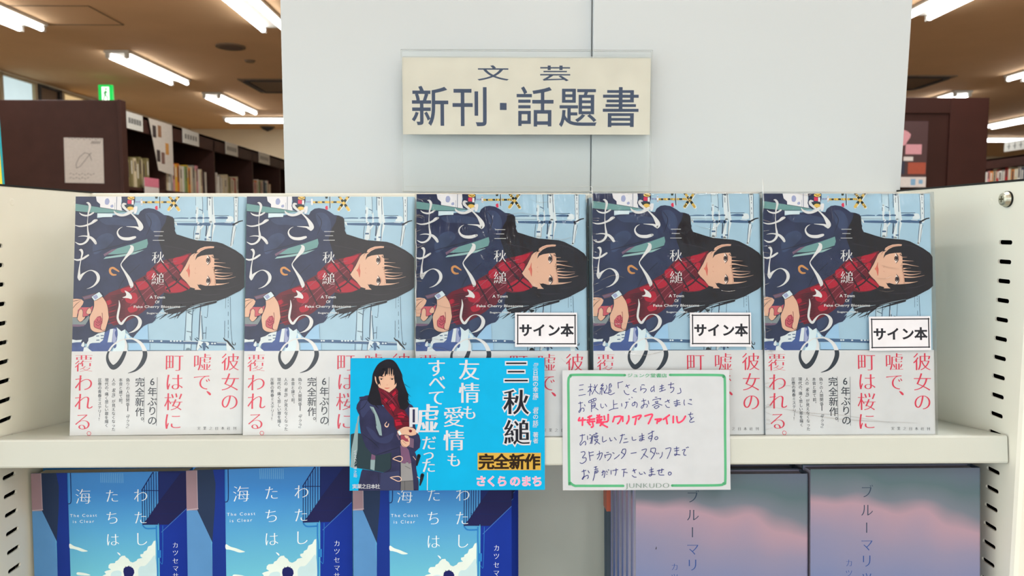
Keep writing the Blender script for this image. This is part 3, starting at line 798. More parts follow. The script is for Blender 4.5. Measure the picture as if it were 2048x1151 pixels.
POSTCARD_SHAPES = '''\
bagteal P 5 424 39 434 90 429 123 324 170 292 317 286 310 167 264 134 162 153 80 166 7 177
navy2 P 70 707 101 710 118 717 139 719 305 596 436 663 471 642 513 577 503 550 491 507 506 437 526 414 536 373 530 322 493 289 506 258 503 166 523 65 522 -4 66 -1 68 54 87 141 96 161 162 152 255 135 310 167 317 286 207 264 165 278 123 324 95 393 80 443 71 514 70 569 57 591 46 620 51 648 75 685
navy3 F 121 480 177 452 224 397 279 411 334 433 307 369 243 355 178 388
navy3 F 86 671 132 680 174 643 134 597 97 551 78 597
navy3 P 236 131 374 148 381 2 229 3
ink S 202 268 2 271 291 4 377 327 2
ink S 94 425 2 169 370 4 225 314 1
ink S 186 498 2 214 420 4 242 415 1
ink S 379 323 2 383 185 4 388 0 3
ink S 218 131 2 222 3 3
ink S 308 277 2 310 167 4 264 134 2
ink S 70 707 2 75 680 4 128 689 2
ink S 55 597 2 101 629 4 132 680 2
ink S 304 606 2 323 569 3 352 504 2
strap P 48 508 62 508 58 310 31 168 5 177 13 315
strap P 51 505 58 551 66 569 70 551 62 505
strap P 148 635 180 628 208 574 234 495 243 413 224 416 200 471 185 569
ink S 180 628 3 213 560 3 236 490 3
ink S 163 620 3 185 569 3 200 486 3
strap P 158 232 192 231 187 151 156 161
mauve P 165 275 194 262 192 231 160 233
greyc P 386 213 466 212 477 139 486 75 388 68
mauve P 382 339 428 325 446 304 467 208 448 199 436 219 420 201 392 206
greyd P 388 68 483 75 487 -4 386 -3
ink S 417 68 2 418 0 2
ink S 389 68 3 485 74 3
greyd S 420 183 5 457 164 5
navy2 S 476 212 23 490 93 23 496 -1 23
hair F 281 991 319 986 347 963 370 925 394 874 409 814 424 753 442 716 438 679 448 647 425 615 388 596 350 652 239 643 202 643 165 647 132 680 142 726 156 782 165 828 169 874 185 916 212 956 249 981
hair S 397 865 1 413 804 4 456 774 1
hair S 414 791 3 433 735 6 461 707 1
hair S 423 753 3 443 679 5 461 663 1
hair S 165 689 5 193 643 9 221 615 1
hair S 397 652 9 379 605 6 388 568 1
skyc P 392 870 409 828 421 772 414 795 402 828
wine P 209 775 256 763 294 734 345 774 364 751 360 689 381 615 413 603 444 550 449 480 440 476 338 476 331 545 281 601 239 657 227 726
wine P 336 512 444 511 440 479 398 475 352 454
red P 248 680 271 698 285 680 267 657
red P 295 643 322 656 346 624 328 596 304 610
red P 360 578 393 592 421 568 407 545 365 550
red P 317 726 344 754 349 730 326 707
red P 338 532 379 536 398 495 347 485
wined S 233 740 5 285 698 5 332 652 5
wined S 239 698 5 304 624 5 333 569 5
wined S 359 735 5 313 693 5 276 652 5
wined S 303 726 5 341 679 5 378 615 5
wined S 333 559 5 388 568 5 435 550 5
wined S 352 522 5 444 522 5
winel S 256 749 2 313 693 2 350 642 2
winel S 285 661 2 331 707 2 359 726 2
skin P 216 858 236 870 255 879 329 877 336 853 338 819 350 814 351 791 340 774 296 739 256 761 219 777 209 795 223 809 218 837
skin P 186 864 195 856 198 828 207 805 205 798 192 819 186 842
hair S 209 856 5 221 819 9 230 791 1
hair S 336 860 9 344 818 14 335 795 1
hair S 218 874 14 236 865 11 255 860 2
hair S 273 921 9 266 874 11 261 860 1
hair S 296 925 4 297 874 4 297 865 1
hair S 284 925 4 280 879 5 278 870 1
hair S 312 925 6 311 874 6 318 863 1
hair S 329 921 14 325 879 9 327 863 2
hair S 254 921 23 243 879 16 232 865 5
skin S 301 925 1 303 893 5 304 865 6
skin S 289 925 1 288 893 4 287 865 6
skin S 322 916 1 321 888 4 320 865 6
skin S 264 902 1 256 879 4 250 865 5
ink S 218 841 2 236 846 4 252 843 2
ink F 242 839 240 836 236 834 232 836 230 839 232 843 236 845 240 843
ink S 300 841 2 318 845 4 334 843 2
ink F 324 839 322 836 318 834 314 836 312 839 314 843 318 845 322 843
skind S 220 853 3 253 856 3
skind S 301 853 3 334 856 3
lip S 261 772 2 279 770 7 299 773 2
lipd S 260 773 2 300 774 2
skind S 274 796 3 286 797 3
skin F 359 447 398 474 435 481 473 473 505 447 499 419 464 411 422 419 385 417 374 415
winel P 384 417 445 412 464 382 450 364 427 369 385 385
skin F 383 373 399 383 423 369 453 364 452 343 428 326 395 336
skin F 413 415 438 412 446 398 427 392
skin F 439 392 462 391 467 368 451 363
purple P 455 398 485 387 483 318 439 332 453 345
purple P 358 433 381 383 372 378 353 415
skyw P 362 442 376 452 391 424 376 417
ink S 383 373 2 400 341 2 428 326 2 452 343 2
ink S 385 417 2 422 419 2 464 411 2 499 419 2
ink S 359 447 2 398 474 2 435 481 2 473 473 2
ink S 440 454 2 454 458 2 473 451 2
ink S 400 373 2 428 350 2
wine F 471 447 469 442 465 438 459 437 453 438 449 442 447 447 448 452 453 456 459 457 465 455 469 452
toggle S 325 238 6 350 252 6 378 258 6 396 249 6 397 231 6 383 218 6 355 226 6 325 238 6
toggle S 307 98 6 338 104 6 370 106 6 388 93 6 387 75 6 366 70 6 338 82 6 307 98 6
toggle S 278 516 5 264 493 5 274 479 5 287 481 5 294 502 5
toggle S 265 500 5 269 487 5 285 483 5 293 503 5
ink S 523 260 28 512 212 19 508 189 11
ink S 550 115 28 543 79 23 532 40 11
toggle S 479 256 4 500 230 4
toggle S 511 102 4 532 90 4
cardwhite S 589 133 6 588 -2 6
gold P 969 281 1450 279 1450 149 969 151'''

POSTCARD_GLYPHS = '''\
cardwhite M 友 905 910 167 167
cardwhite M 情 906 735 167 167
cardwhite M も 907 586 117 117
cardwhite M 愛 788 554 167 167
cardwhite M 情 789 376 167 167
cardwhite M も 790 229 117 117
cardwhite M す 655 925 145 145
cardwhite M べ 661 815 137 137
cardwhite M て 655 701 133 133
cardwhite M 嘘 559 540 243 243
cardwhite M だ 600 359 117 117
cardwhite M っ 596 273 107 107
cardwhite M た 597 185 113 113
ink MO 三 1264 895 195 195
ink MO 秋 1264 665 203 203
ink MO 縋 1268 436 203 203
cardwhite bR 『 1411 964 44 44
cardwhite b 三 1411 930 44 44
cardwhite b 日 1411 887 44 44
cardwhite b 間 1411 844 44 44
cardwhite b の 1411 801 44 44
cardwhite b 幸 1411 759 44 44
cardwhite b 福 1411 714 44 44
cardwhite bR 』 1411 677 44 44
cardwhite bR 『 1411 628 44 44
cardwhite b 君 1411 595 44 44
cardwhite b の 1411 552 44 44
cardwhite b 話 1411 505 44 44
cardwhite bR 』 1411 468 44 44
cardwhite b 著 1411 416 44 44
cardwhite b 者 1411 371 44 44
brownk B 完 1036 215 121 121
brownk B 全 1151 215 121 121
brownk B 新 1269 214 121 121
brownk B 作 1385 214 121 121
cardpink MO さ 995 69 83 83
cardpink MO く 1074 68 83 83
cardpink MO ら 1154 68 83 83
cardpink MO の 1254 67 83 83
cardpink MO ま 1338 67 83 83
cardpink MO ち 1421 66 83 83
cardwhite b 実 39 33 38 38
cardwhite b 業 74 33 38 38
cardwhite b 之 108 33 38 38
cardwhite b 日 143 32 38 38
cardwhite b 本 178 32 38 38
cardwhite b 社 212 32 38 38
cardwhite n イ 40 296 28 28
cardwhite n ラ 40 273 28 28
cardwhite n ス 41 248 28 28
cardwhite n ト 41 224 28 28
cardwhite n ／ 41 199 28 28
cardwhite n 禅 42 172 28 28
cardwhite n 之 42 141 28 28
cardwhite n 助 43 113 28 28'''

NOTE_LATIN = [['noteg', 'JUNKUDO', 644, 29, 333, 45]]

NOTE_SHAPES = '''\
gridl S 168 844 1 170 48 1
gridl S 308 843 1 307 48 1
gridl S 447 842 1 444 48 1
gridl S 588 841 1 582 48 1
gridl S 726 840 1 718 48 1
gridl S 864 839 1 853 48 1
gridl S 1002 839 1 989 48 1
gridl S 1140 838 1 1125 49 1
gridl S 60 839 1 1239 837 1
gridl S 59 690 1 1235 689 1
gridl S 59 547 1 1231 547 1
gridl S 59 410 1 1228 412 1
gridl S 59 274 1 1224 277 1
gridl S 58 137 1 1220 142 1
green S 480 871 19 101 874 19 62 862 19 46 830 19 46 658 19 49 90 19 58 57 19 89 35 19 138 33 19 461 32 19
green S 825 872 19 1197 870 19 1235 855 19 1246 818 19 1243 461 19 1241 82 19 1227 49 19 1194 35 19 1003 33 19 833 33 19
pen S 130 794 5 161 799 5
pen S 129 758 5 158 763 5
pen S 124 716 5 176 725 5
pen S 198 781 5 213 784 5 227 785 5
pen S 216 805 5 214 763 5 207 716 5
pen S 214 775 5 207 757 5 194 745 5
pen S 216 763 5 222 744 5
pen S 247 799 5 250 778 5
pen S 268 800 5 250 772 5 234 741 5 226 726 5
pen S 251 775 5 252 753 5 277 729 5
pen S 237 781 5 253 776 5
pen S 311 808 5 295 790 5 314 796 5 289 765 5 317 773 5
pen S 301 777 5 301 723 5
pen S 292 753 5 286 726 5
pen S 310 765 5 313 750 5
pen S 335 795 5 341 777 5 329 753 5 319 736 5 344 735 5 368 722 5 399 736 5
pen S 319 747 5 325 736 5
pen S 372 807 5 359 798 5 356 741 5
pen S 359 795 5 376 797 5 372 782 5 359 780 5
pen S 361 765 5 368 766 5
pen S 356 753 5 371 756 5 368 742 5 350 739 5
pen S 425 816 5 428 772 5
pen S 425 812 5 463 822 5
pen S 483 785 5 515 796 5
pen S 490 799 5 504 773 5
pen S 472 755 5 478 737 5 496 723 5 511 725 5
pen S 563 770 5 541 752 5 567 742 5
pen S 606 795 5 618 798 5 629 795 5
pen S 601 785 5 599 752 5
pen S 599 761 5 618 768 5 640 765 5 638 751 5 622 736 5
pen S 701 792 5 703 745 5
pen S 701 781 5 684 775 5 676 757 5 684 745 5 696 760 5
pen S 122 657 5 154 663 5
pen S 135 669 5 138 636 5 133 606 5 124 597 5 127 588 5 136 597 5 145 618 5 160 621 5 165 605 5 159 595 5
pen S 167 648 5 173 637 5
pen S 202 675 5 251 696 5 252 679 5 203 663 5 202 675 5
pen S 219 679 5 225 669 5
pen S 237 687 5 240 675 5
pen S 221 657 5 249 659 5 246 629 5 221 620 5
pen S 221 657 5 221 593 5
pen S 224 641 5 246 644 5
pen S 224 632 5 246 637 5
pen S 252 622 5 273 607 5
pen S 293 653 5 294 632 5 303 622 5 314 628 5
pen S 326 652 5 338 633 5
pen S 390 682 5 391 620 5
pen S 393 647 5 419 654 5
pen S 355 603 5 388 615 5 425 621 5
pen S 452 656 5 454 634 5
pen S 481 663 5 504 666 5
pen S 489 667 5 492 646 5 478 618 5
pen S 509 689 5 515 689 5
pen S 529 704 5 535 699 5
pen S 553 670 5 552 646 5 537 637 5 533 649 5 543 661 5 562 664 5 572 649 5 566 625 5
pen S 606 673 5 639 680 5
pen S 619 691 5 624 655 5 616 628 5 606 619 5 602 628 5 616 643 5 640 650 5 650 640 5 643 625 5
pen S 656 676 5 661 652 5
pen S 748 784 5 775 791 5
pen S 749 769 5 778 775 5
pen S 742 763 5 760 772 5
pen S 762 799 5 761 754 5
pen S 744 745 5 763 751 5 790 760 5
pen S 810 797 5 854 805 5
pen S 832 815 5 828 771 5
pen S 826 773 5 851 777 5 853 762 5 844 746 5 829 737 5
pen S 902 771 5 907 739 5 880 730 5
pen S 709 703 5 724 703 5
pen S 690 679 5 704 686 5 751 693 5 746 683 5
pen S 713 669 5 730 672 5 722 657 5 687 639 5
pen S 708 666 5 731 653 5 762 642 5
pen S 700 629 5 715 617 5 740 633 5 718 638 5 700 627 5
pen S 785 666 5 819 680 5
pen S 804 683 5 817 660 5
pen S 788 644 5 800 627 5 819 625 5
pen S 852 667 5 894 678 5
pen S 854 654 5 900 661 5
pen S 876 684 5 877 642 5 866 633 5 863 642 5 878 645 5 902 647 5
pen S 933 682 5 930 659 5 935 641 5
pen S 972 683 5 986 686 5 984 677 5
pen S 961 655 5 991 647 5
pen S 962 571 5 997 575 5
pen S 982 587 5 974 560 5 982 553 5
pen S 1002 548 5 984 536 5 972 519 5 981 511 5 1008 517 5
pen S 980 551 5 987 530 5
redpen S 130 548 13 122 527 13 151 533 13
redpen S 122 526 13 174 532 13
redpen S 154 547 13 151 491 13
redpen S 194 551 13 221 563 13
redpen S 187 530 13 245 539 13
redpen S 206 560 13 206 527 13
redpen S 190 515 13 245 521 13
redpen S 227 521 13 233 485 13 220 476 13
redpen S 199 506 13 211 494 13
redpen S 264 566 13 282 554 13
redpen S 260 548 13 300 555 13
redpen S 282 569 13 278 521 13
redpen S 263 533 13 300 536 13
redpen S 263 521 13 294 524 13
redpen S 318 560 13 322 533 13
redpen S 349 572 13 348 524 13
redpen S 260 509 13 342 518 13
redpen S 312 512 13 287 488 13
redpen S 293 503 13 342 476 13
redpen S 397 556 13 384 517 13
redpen S 397 553 13 448 558 13 436 520 13 421 502 13
redpen S 460 556 13 460 520 13
redpen S 506 562 13 506 532 13 490 502 13
redpen S 536 550 13 600 566 13 581 535 13
redpen S 563 544 13 553 496 13
redpen S 630 560 13 686 573 13 672 535 13 656 502 13
redpen S 708 534 13 756 537 13 735 519 13
redpen S 726 531 13 722 504 13
redpen S 771 534 13 817 567 13
redpen S 792 549 13 800 501 13
redpen S 847 558 13 846 509 13
redpen S 874 555 13 882 510 13 918 525 13 940 558 13
pen S 132 412 5 170 419 5
pen S 149 422 5 148 380 5 132 352 5 137 340 5 151 356 5 170 370 5 177 352 5 172 342 5
pen S 189 410 5 191 382 5
pen S 205 419 5 215 417 5
pen S 205 391 5 217 394 5
pen S 222 412 5 217 370 5 210 352 5
pen S 234 417 5 267 431 5
pen S 255 435 5 257 424 5
pen S 231 414 5 222 352 5
pen S 236 405 5 274 410 5
pen S 246 412 5 248 398 5
pen S 262 414 5 262 400 5
pen S 245 396 5 264 397 5
pen S 241 379 5 269 383 5 245 345 5
pen S 245 377 5 283 349 5
pen S 305 405 5 307 365 5 335 377 5
pen S 359 396 5 366 372 5 377 377 5
pen S 394 398 5 410 379 5
pen S 441 412 5 474 420 5
pen S 456 423 5 451 393 5 436 354 5
pen S 472 386 5 491 388 5
pen S 464 358 5 500 365 5
pen S 531 402 5 535 377 5 561 381 5
pen S 585 404 5 622 414 5
pen S 589 390 5 622 397 5
pen S 606 428 5 608 379 5 591 372 5 589 381 5 624 381 5
pen S 653 423 5 698 446 5
pen S 684 448 5 683 397 5 664 388 5 655 397 5 679 411 5 681 388 5 671 367 5
pen S 721 404 5 707 399 5 704 386 5 716 381 5 728 392 5 721 404 5
pen S 139 287 5 165 291 5 169 273 5 150 245 5 176 245 5 176 222 5 150 203 5 131 208 5
pen S 200 291 5 209 224 5
pen S 202 282 5 235 289 5
pen S 205 259 5 235 266 5
pen S 261 268 5 301 282 5 292 245 5 280 228 5
pen S 280 296 5 278 259 5 263 235 5
pen S 334 284 5 351 286 5
pen S 320 268 5 325 245 5
pen S 322 263 5 367 272 5 362 245 5 341 222 5
pen S 381 284 5 393 277 5
pen S 393 235 5 419 254 5 433 268 5
pen S 459 309 5 447 282 5
pen S 457 307 5 480 309 5 475 272 5 447 238 5
pen S 449 286 5 470 270 5
pen S 520 277 5 562 284 5
pen S 604 302 5 640 309 5 620 268 5 597 235 5
pen S 616 272 5 650 247 5
pen S 675 316 5 670 286 5
pen S 682 316 5 708 314 5 700 272 5 674 233 5
pen S 675 291 5 695 277 5
pen S 716 281 5 721 272 5
pen S 730 279 5 735 272 5
pen S 761 286 5 756 258 5 741 240 5
pen S 785 311 5 825 318 5 817 281 5 797 237 5
pen S 850 311 5 888 318 5
pen S 854 295 5 887 300 5
pen S 869 327 5 870 272 5 858 260 5 856 270 5 896 265 5
pen S 913 300 5 936 306 5 924 281 5 928 263 5 942 263 5
pen S 943 318 5 950 320 5
pen S 955 325 5 961 320 5
pen S 145 141 5 176 150 5
pen S 159 155 5 162 111 5 147 88 5 152 83 5 164 102 5 190 113 5 194 97 5 187 88 5
pen S 192 148 5 202 131 5
pen S 239 173 5 261 178 5
pen S 251 178 5 251 159 5
pen S 242 155 5 268 161 5
pen S 244 143 5 268 148 5 263 134 5 244 129 5
pen S 244 143 5 241 111 5 230 74 5
pen S 253 145 5 253 132 5
pen S 296 134 5 321 143 5 316 102 5
pen S 307 150 5 305 120 5 298 113 5
pen S 316 102 5 314 95 5
pen S 333 145 5 340 134 5
pen S 347 155 5 352 150 5
pen S 333 120 5 338 122 5
pen S 368 150 5 368 120 5
pen S 380 148 5 420 155 5
pen S 406 164 5 406 134 5 399 111 5
pen S 450 155 5 483 159 5
pen S 467 157 5 462 102 5
pen S 469 136 5 492 132 5
pen S 532 145 5 560 155 5
pen S 539 159 5 551 129 5
pen S 529 111 5 543 99 5 560 97 5
pen S 583 134 5 590 120 5 607 122 5
pen S 619 136 5 630 122 5
pen S 661 150 5 691 159 5
pen S 663 136 5 693 141 5
pen S 675 171 5 677 116 5 662 106 5 660 116 5 705 118 5
pen S 719 145 5 770 155 5
pen S 735 152 5 735 116 5 772 113 5
pen S 756 161 5 754 134 5 747 132 5
pen S 814 136 5 805 129 5 807 116 5 818 113 5 828 125 5 823 134 5 814 136 5'''

NOTE_GLYPHS = '''\
green b ジ 517 870 45 32
green b ュ 562 870 45 32
green b ン 606 869 45 32
green b ク 650 869 45 32
green b 堂 694 869 45 32
green b 書 738 869 45 32
green b 店 781 868 45 32'''

SEASIDE_SHAPES = '''\
b_wallk P -6 1893 86 1890 88 1566 -10 1569
b_slate P 82 1907 205 1903 230 1806 224 1596 205 1283 184 1336 82 1566
b_light P -10 1571 82 1568 184 1336 194 1030 188 -50 -29 -45
b_dark P 204 1903 301 1899 299 1629 298 1027 289 -52 188 -50 192 1292 219 1596 226 1771
b_edge S 83 1886 5 85 1579 5
b_edge S 1 1573 10 86 1580 10
b_pipe S 302 1878 7 300 1637 7
b_navy S 325 1877 7 324 1680 7 318 1632 7 300 1624 7
b_pale S 573 1876 3 574 1795 3
b_pale S 588 1876 3 589 1795 3
b_pale S 603 1875 3 604 1794 3
b_pale S 618 1875 3 619 1794 3
b_pale S 634 1874 3 634 1793 3
b_pale S 649 1874 3 649 1792 3
b_pale S 664 1873 3 664 1792 3
b_pale S 679 1872 3 680 1791 3
b_pale S 694 1872 3 695 1791 3
b_pale S 709 1871 3 710 1790 3
b_pale S 725 1871 3 725 1790 3
b_pale S 740 1870 3 740 1789 3
b_pale S 755 1870 3 755 1789 3
b_cloud F 299 1293 335 1272 378 1258 417 1241 447 1227 403 1223 360 1239 326 1249 298 1256
b_cloud F 358 1052 427 1041 461 1023 357 1030
b_cloud P 1011 1304 996 1299 978 1266 948 1254 937 1224 911 1212 906 1195 882 1190 882 1173 899 1161 860 1153 847 1136 817 1123 795 1132 781 1156 761 1168 753 1183 727 1181 710 1167 695 1146 675 1138 668 1122 631 1120 616 1105 613 1083 635 1068 598 1060 578 1050 593 1032 565 1019 503 892 446 -56 988 -69
b_cloudb F 1007 1170 963 1137 920 1095 877 1088 859 1045 883 967 1003 920
b_cloudb F 634 1035 686 1059 721 1041 702 972 633 931
b_head P 736 1049 740 1075 754 1087 769 1090 784 1094 799 1087 816 1078 826 1059 828 1037 815 1012 806 969 873 889 877 20 663 25 684 895 754 970 742 1014
b_head S 760 1083 4 754 1093 4
b_head S 777 1088 4 784 1098 4
b_head S 799 1083 4 801 1092 4
b_navy P 1051 1898 1311 1897 1294 -76 1025 -70
b_navy S 912 1725 6 908 1442 6
b_navy S 932 1757 6 927 1442 6
b_navy S 951 1790 6 946 1443 6
b_navy S 971 1823 6 965 1453 6
b_navy S 990 1856 6 984 1463 6
b_navy S 1010 1873 6 1003 1472 6
b_navy S 1031 1873 6 1027 1586 6
b_navy S 1051 1872 6 1046 1585 6
b_navy S 908 1725 8 1005 1874 8
b_navy S 908 1725 6 1050 1720 6
b_wall P 1059 1481 1307 1628 1294 -76 1025 -70 1045 1394
b_roof P 904 1438 952 1493 1053 1633 1233 1861 1311 1880 1308 1598 1123 1435
b_navy S 1066 1628 3 1298 1624 3
b_navy S 961 1532 3 1228 1522 3
b_stair P 1055 1872 1233 1865 1062 1645 1051 1637
b_light S 1062 1372 3 1299 1585 3
b_pipe S 910 1432 12 938 1407 12 1015 1406 12
b_pipe S 1022 1425 11 1021 1326 11 1025 1222 11 1018 790 11
b_sky2 S 1039 1425 4 1037 1308 4 1021 16 4
b_pipe S 1075 1428 4 1066 1134 4 1053 1113 4 1045 1126 4
b_pipe P 1027 1223 1055 1222 1054 1158 1026 1159
b_white F 690 1211 706 1206 717 1193 714 1184 704 1192'''

SEASIDE_GLYPHS = '''\
b_white l 海 423 1684 139 139
b_white l た 661 1684 122 122
b_white l ち 658 1503 122 122
b_white l は 656 1320 122 122
b_white l わ 899 1684 127 127
b_white l た 892 1499 122 122
b_white l し 893 1321 127 127
b_white l カ 1176 1262 54 54
b_white l ツ 1175 1198 54 54
b_white l セ 1174 1130 54 54
b_white l マ 1173 1066 54 54
b_white l サ 1172 1005 54 54
b_white l ヒ 1170 940 54 54
b_white l コ 1169 876 54 54'''

SEASIDE_LATIN = [['b_white', 'The Coast', 421, 1526, 221, 24], ['b_white', 'is Clear', 420, 1476, 174, 24]]

DUSK_SHAPES = '''\
'''

DUSK_GLYPHS = '''\
g_a l ブ 446 1709 108 108
g_a l ル 446 1570 108 108
g_b l マ 446 1309 108 108
g_b l リ 445 1188 108 108
g_b l ッ 445 1076 108 108
g_b l ジ 445 955 108 108
g_a lR ー 444 1437 101 101
g_b l カ 305 1173 62 62
g_b l ツ 304 1096 62 62
g_b l セ 304 1019 62 62
g_b l マ 304 942 62 62
g_b l サ 304 864 62 62
g_b l ヒ 304 787 62 62
g_b l コ 304 709 62 62'''

# ================================================================== THE SHOP (structure)
brown_ceiling = mat('ceiling_paint', (218, 182, 142), 0.9, 0.1, 0.03, 3)
cream_wall = mat('wall_paint', (214, 198, 168), 0.9, 0.2, 0.03, 2)
floor_m = mat('floor_tile', (150, 128, 104), 0.5, 0.4, 0.12, 4)
dark_metal = mat('dark_fitting', (40, 36, 34), 0.5, 0.4)
CEIL = 1.38
struct(put(Geo().box(-4.7, -4.5, 0, 10.5, 15.2, 0.08).build('ceiling', brown_ceiling), (0, 0, CEIL)))
struct(put(Geo().box(-4.7, -4.5, -0.08, 10.5, 15.2, 0).build('floor', floor_m), (0, 0, -EYE)))
# left wall with a run of high windows
wl = Geo(); wl.box(-4.57, 1.5, -EYE, -4.45, 6.85, CEIL); wl.box(-4.57, 8.55, -EYE, -4.45, 11.1, CEIL); wl.box(-4.57, 6.85, -EYE, -4.45, 8.55, 0.7); wl.box(-4.57, 6.85, 1.36, -4.45, 8.55, CEIL)
struct(put(wl.build('wall_left', cream_wall), (0, 0, 0)))
struct(put(Geo().box(-4.58, 11.0, -EYE, 1.0, 11.1, CEIL).build('wall_back', cream_wall), (0, 0, 0)))
struct(put(Geo().box(1.0, 11.0, -EYE, 1.1, 15.1, CEIL).build('wall_inner', cream_wall), (0, 0, 0)))
struct(put(Geo().box(1.1, 15.1, -EYE, 10.5, 15.2, CEIL).build('wall_far', cream_wall), (0, 0, 0)))
struct(put(Geo().box(10.5, 1.5, -EYE, 10.6, 15.2, CEIL).build('wall_right', cream_wall), (0, 0, 0)))
pane_cool = mat('window_glass_lit', (176, 196, 200), 0.3, 0.5, 0.08, 2, emit=0.55)
pane_warm = mat('window_blind_lit', (196, 170, 124), 0.4, 0.4, 0.08, 2, emit=0.5)
pane_shade = mat('window_shade', (132, 108, 88), 0.7, 0.2, 0.05, 3)
frame_m = mat('window_frame', (170, 150, 112), 0.4, 0.5)
for i, (a, b, m) in enumerate(((6.88, 7.38, pane_cool), (7.44, 7.79, pane_shade), (7.83, 8.26, pane_warm), (8.30, 8.53, pane_cool))):
    e = bpy.data.objects.new('window_%d' % (i + 1), None); COL.objects.link(e); put(e, (-4.465, a, 0.7)); struct(e)
    L = b - a
    Geo().box(-0.01, 0.02, 0.02, 0.0, L - 0.02, 0.64).build('pane', m, e)
    f = Geo()
    f.box(-0.03, -0.02, 0, 0.03, 0.02, 0.66); f.box(-0.03, L - 0.02, 0, 0.03, L + 0.02, 0.66); f.box(-0.03, 0, 0, 0.03, L, 0.02); f.box(-0.03, 0, 0.64, 0.03, L, 0.66)
    f.build('frame', frame_m if i != 1 else dark_metal, e)
ap = Geo()
for a in (0, 1):
    ap.box(-0.3, a * 0.45, -0.003, 0.3, a * 0.45 + 0.008, 0.0); ap.box(-0.3 + a * 0.6, 0, -0.003, -0.292 + a * 0.6, 0.45, 0.0)
tag(put(ap.build('ceiling_hatch', mat('hatch_line', (96, 76, 56), 0.8)), (-2.9, 4.9, CEIL)), 'thin outlined access hatch in the ceiling above the left aisle', 'hatch')

# ------------------------------------------------------------------ ceiling lights
tube_m = bpy.data.materials.new('tube_light'); tube_m.use_nodes = True
_b = tube_m.node_tree.nodes['Principled BSDF']; _b.inputs['Emission Color'].default_value = (0.97, 0.985, 1.0, 1); _b.inputs['Emission Strength'].default_value = TUBE_POWER
batten_m = mat('batten_white', (205, 200, 190), 0.6, 0.3)
def ceiling_light(x, y0, y1, label, across=False):
    t = thing('ceiling_light', label, 'ceiling light', (x, y0, CEIL), (0, 0, -math.pi / 2 if across else 0), 'twin tube ceiling lights')
    L = y1 - y0
    Geo().box(-0.10, 0, -0.022, 0.10, L, 0).build('housing', batten_m, t, 0.004)
    for s in (-1, 1):
        g = Geo().tube((s * 0.075, 0.04, -0.044), (s * 0.075, L - 0.04, -0.044), 0.0165, 12)
        g.build('tube', tube_m, t, smooth=False)
        for ya in (0.01, L - 0.04): Geo().box(s * 0.075 - 0.014, ya, -0.06, s * 0.075 + 0.014, ya + 0.03, -0.022).build('lamp_holder', batten_m, t)
    ld = bpy.data.lights.new('ceiling_light_beam', 'AREA'); ld.shape = 'RECTANGLE'; ld.size = 0.09; ld.size_y = L - 0.1; ld.energy = BEAM_POWER; ld.color = (0.97, 0.985, 1.0)
    lo = bpy.data.objects.new('beam', ld); COL.objects.link(lo); lo.parent = t; lo.location = (0, L / 2, -0.05)
lt = [(-3.2, 4.1, 5.33, 'twin tube light at the upper left edge of the picture, over the far left panel'),
 (-3.03, 6.1, 7.3, 'twin tube light on the ceiling above the dark bookcase end panel with the paper notice'),
 (-3.0, 7.97, 9.2, 'twin tube light above the far bookcase, next one beyond the light over its end panel'),
 (-1.55, 4.1, 5.34, 'twin tube light running up to the left edge of the white partition'),
 (2.7, 3.75, 4.97, 'twin tube light touching the top right corner of the white partition'),
 (4.75, 5.75, 7.0, 'twin tube light high at the right edge of the picture'),
 (4.75, 7.75, 8.95, 'twin tube light just above the brown panel right of the partition'),
 (6.7, 8.5, 10.4, 'long tube light beside the top right part of the brown panel')]
for x, a, b, l in lt: ceiling_light(x, a, b, l)
ceiling_light(-3.53, 9.83, 11.5, 'wide tube light lying crosswise on the ceiling before the far left wall', True)
ceiling_light(7.4, 11.86, 13.1, 'small distant tube light lying crosswise near the right bookcase', True)
for x in (-1.55, 0.6, 2.7):
    for a, w in ((-3.6, 'behind the viewer'), (-1.7, 'above and behind the viewer'), (0.2, 'overhead above the book display'), (2.1, 'above the aisle behind the white partition')):
        ceiling_light(x, a, a + 1.25, 'twin tube light %s, %s row' % (w, {-1.55: 'left', 0.6: 'middle', 2.7: 'right'}[x]))
# vents, speaker, camera dome
vent_dark = mat('vent_dark', (52, 44, 38), 0.8); vent_m = mat('vent_frame', (118, 96, 74), 0.8)
for nm, (x, y), lab in (('a', (-2.06, 7.55), 'square air vent cassette on the ceiling left of the white partition'), ('b', (3.8, 7.28), 'square air vent cassette on the ceiling right of the white partition')):
    t = thing('ceiling_vent', lab, 'air vent', (x, y, CEIL))
    Geo().box(-0.42, -0.30, -0.012, 0.42, 0.42, 0).build('panel', vent_m, t, 0.003)
    for k in (0, 1): Geo().box(-0.36, -0.285 + k * 0.62, -0.02, 0.36, -0.235 + k * 0.62, -0.0125).build('slot', vent_dark, t)
    for k in (0, 1): Geo().box(-0.40 + k * 0.74, -0.2, -0.02, -0.34 + k * 0.74, 0.3, -0.0125).build('slot', vent_dark, t)
t = thing('ceiling_speaker', 'round speaker grille on the ceiling left of the white partition', 'speaker', (-2.08, 5.96, CEIL))
Geo().tube((0, 0, 0), (0, 0, -0.012), 0.11, 28).build('rim', vent_m, t); Geo().tube((0, 0, -0.012), (0, 0, -0.018), 0.085, 28).build('grille', mat('grille_brown', (92, 72, 56), 0.9, bump=0.5), t)
t = thing('security_camera', 'small dark dome camera on the ceiling by the far left wall', 'camera', (-3.26, 10.72, CEIL))
Geo().tube((0, 0, 0), (0, 0, -0.015), 0.10, 20).build('mount', vent_m, t)
g = Geo()
for k in range(5): g.tube((0, 0, -0.015 - 0.01 * k), (0, 0, -0.025 - 0.01 * k), 0.085 * math.cos(k * 0.3), 20, r2=0.085 * math.cos((k + 1) * 0.3))
g.build('dome', dark_metal, t, smooth=True)
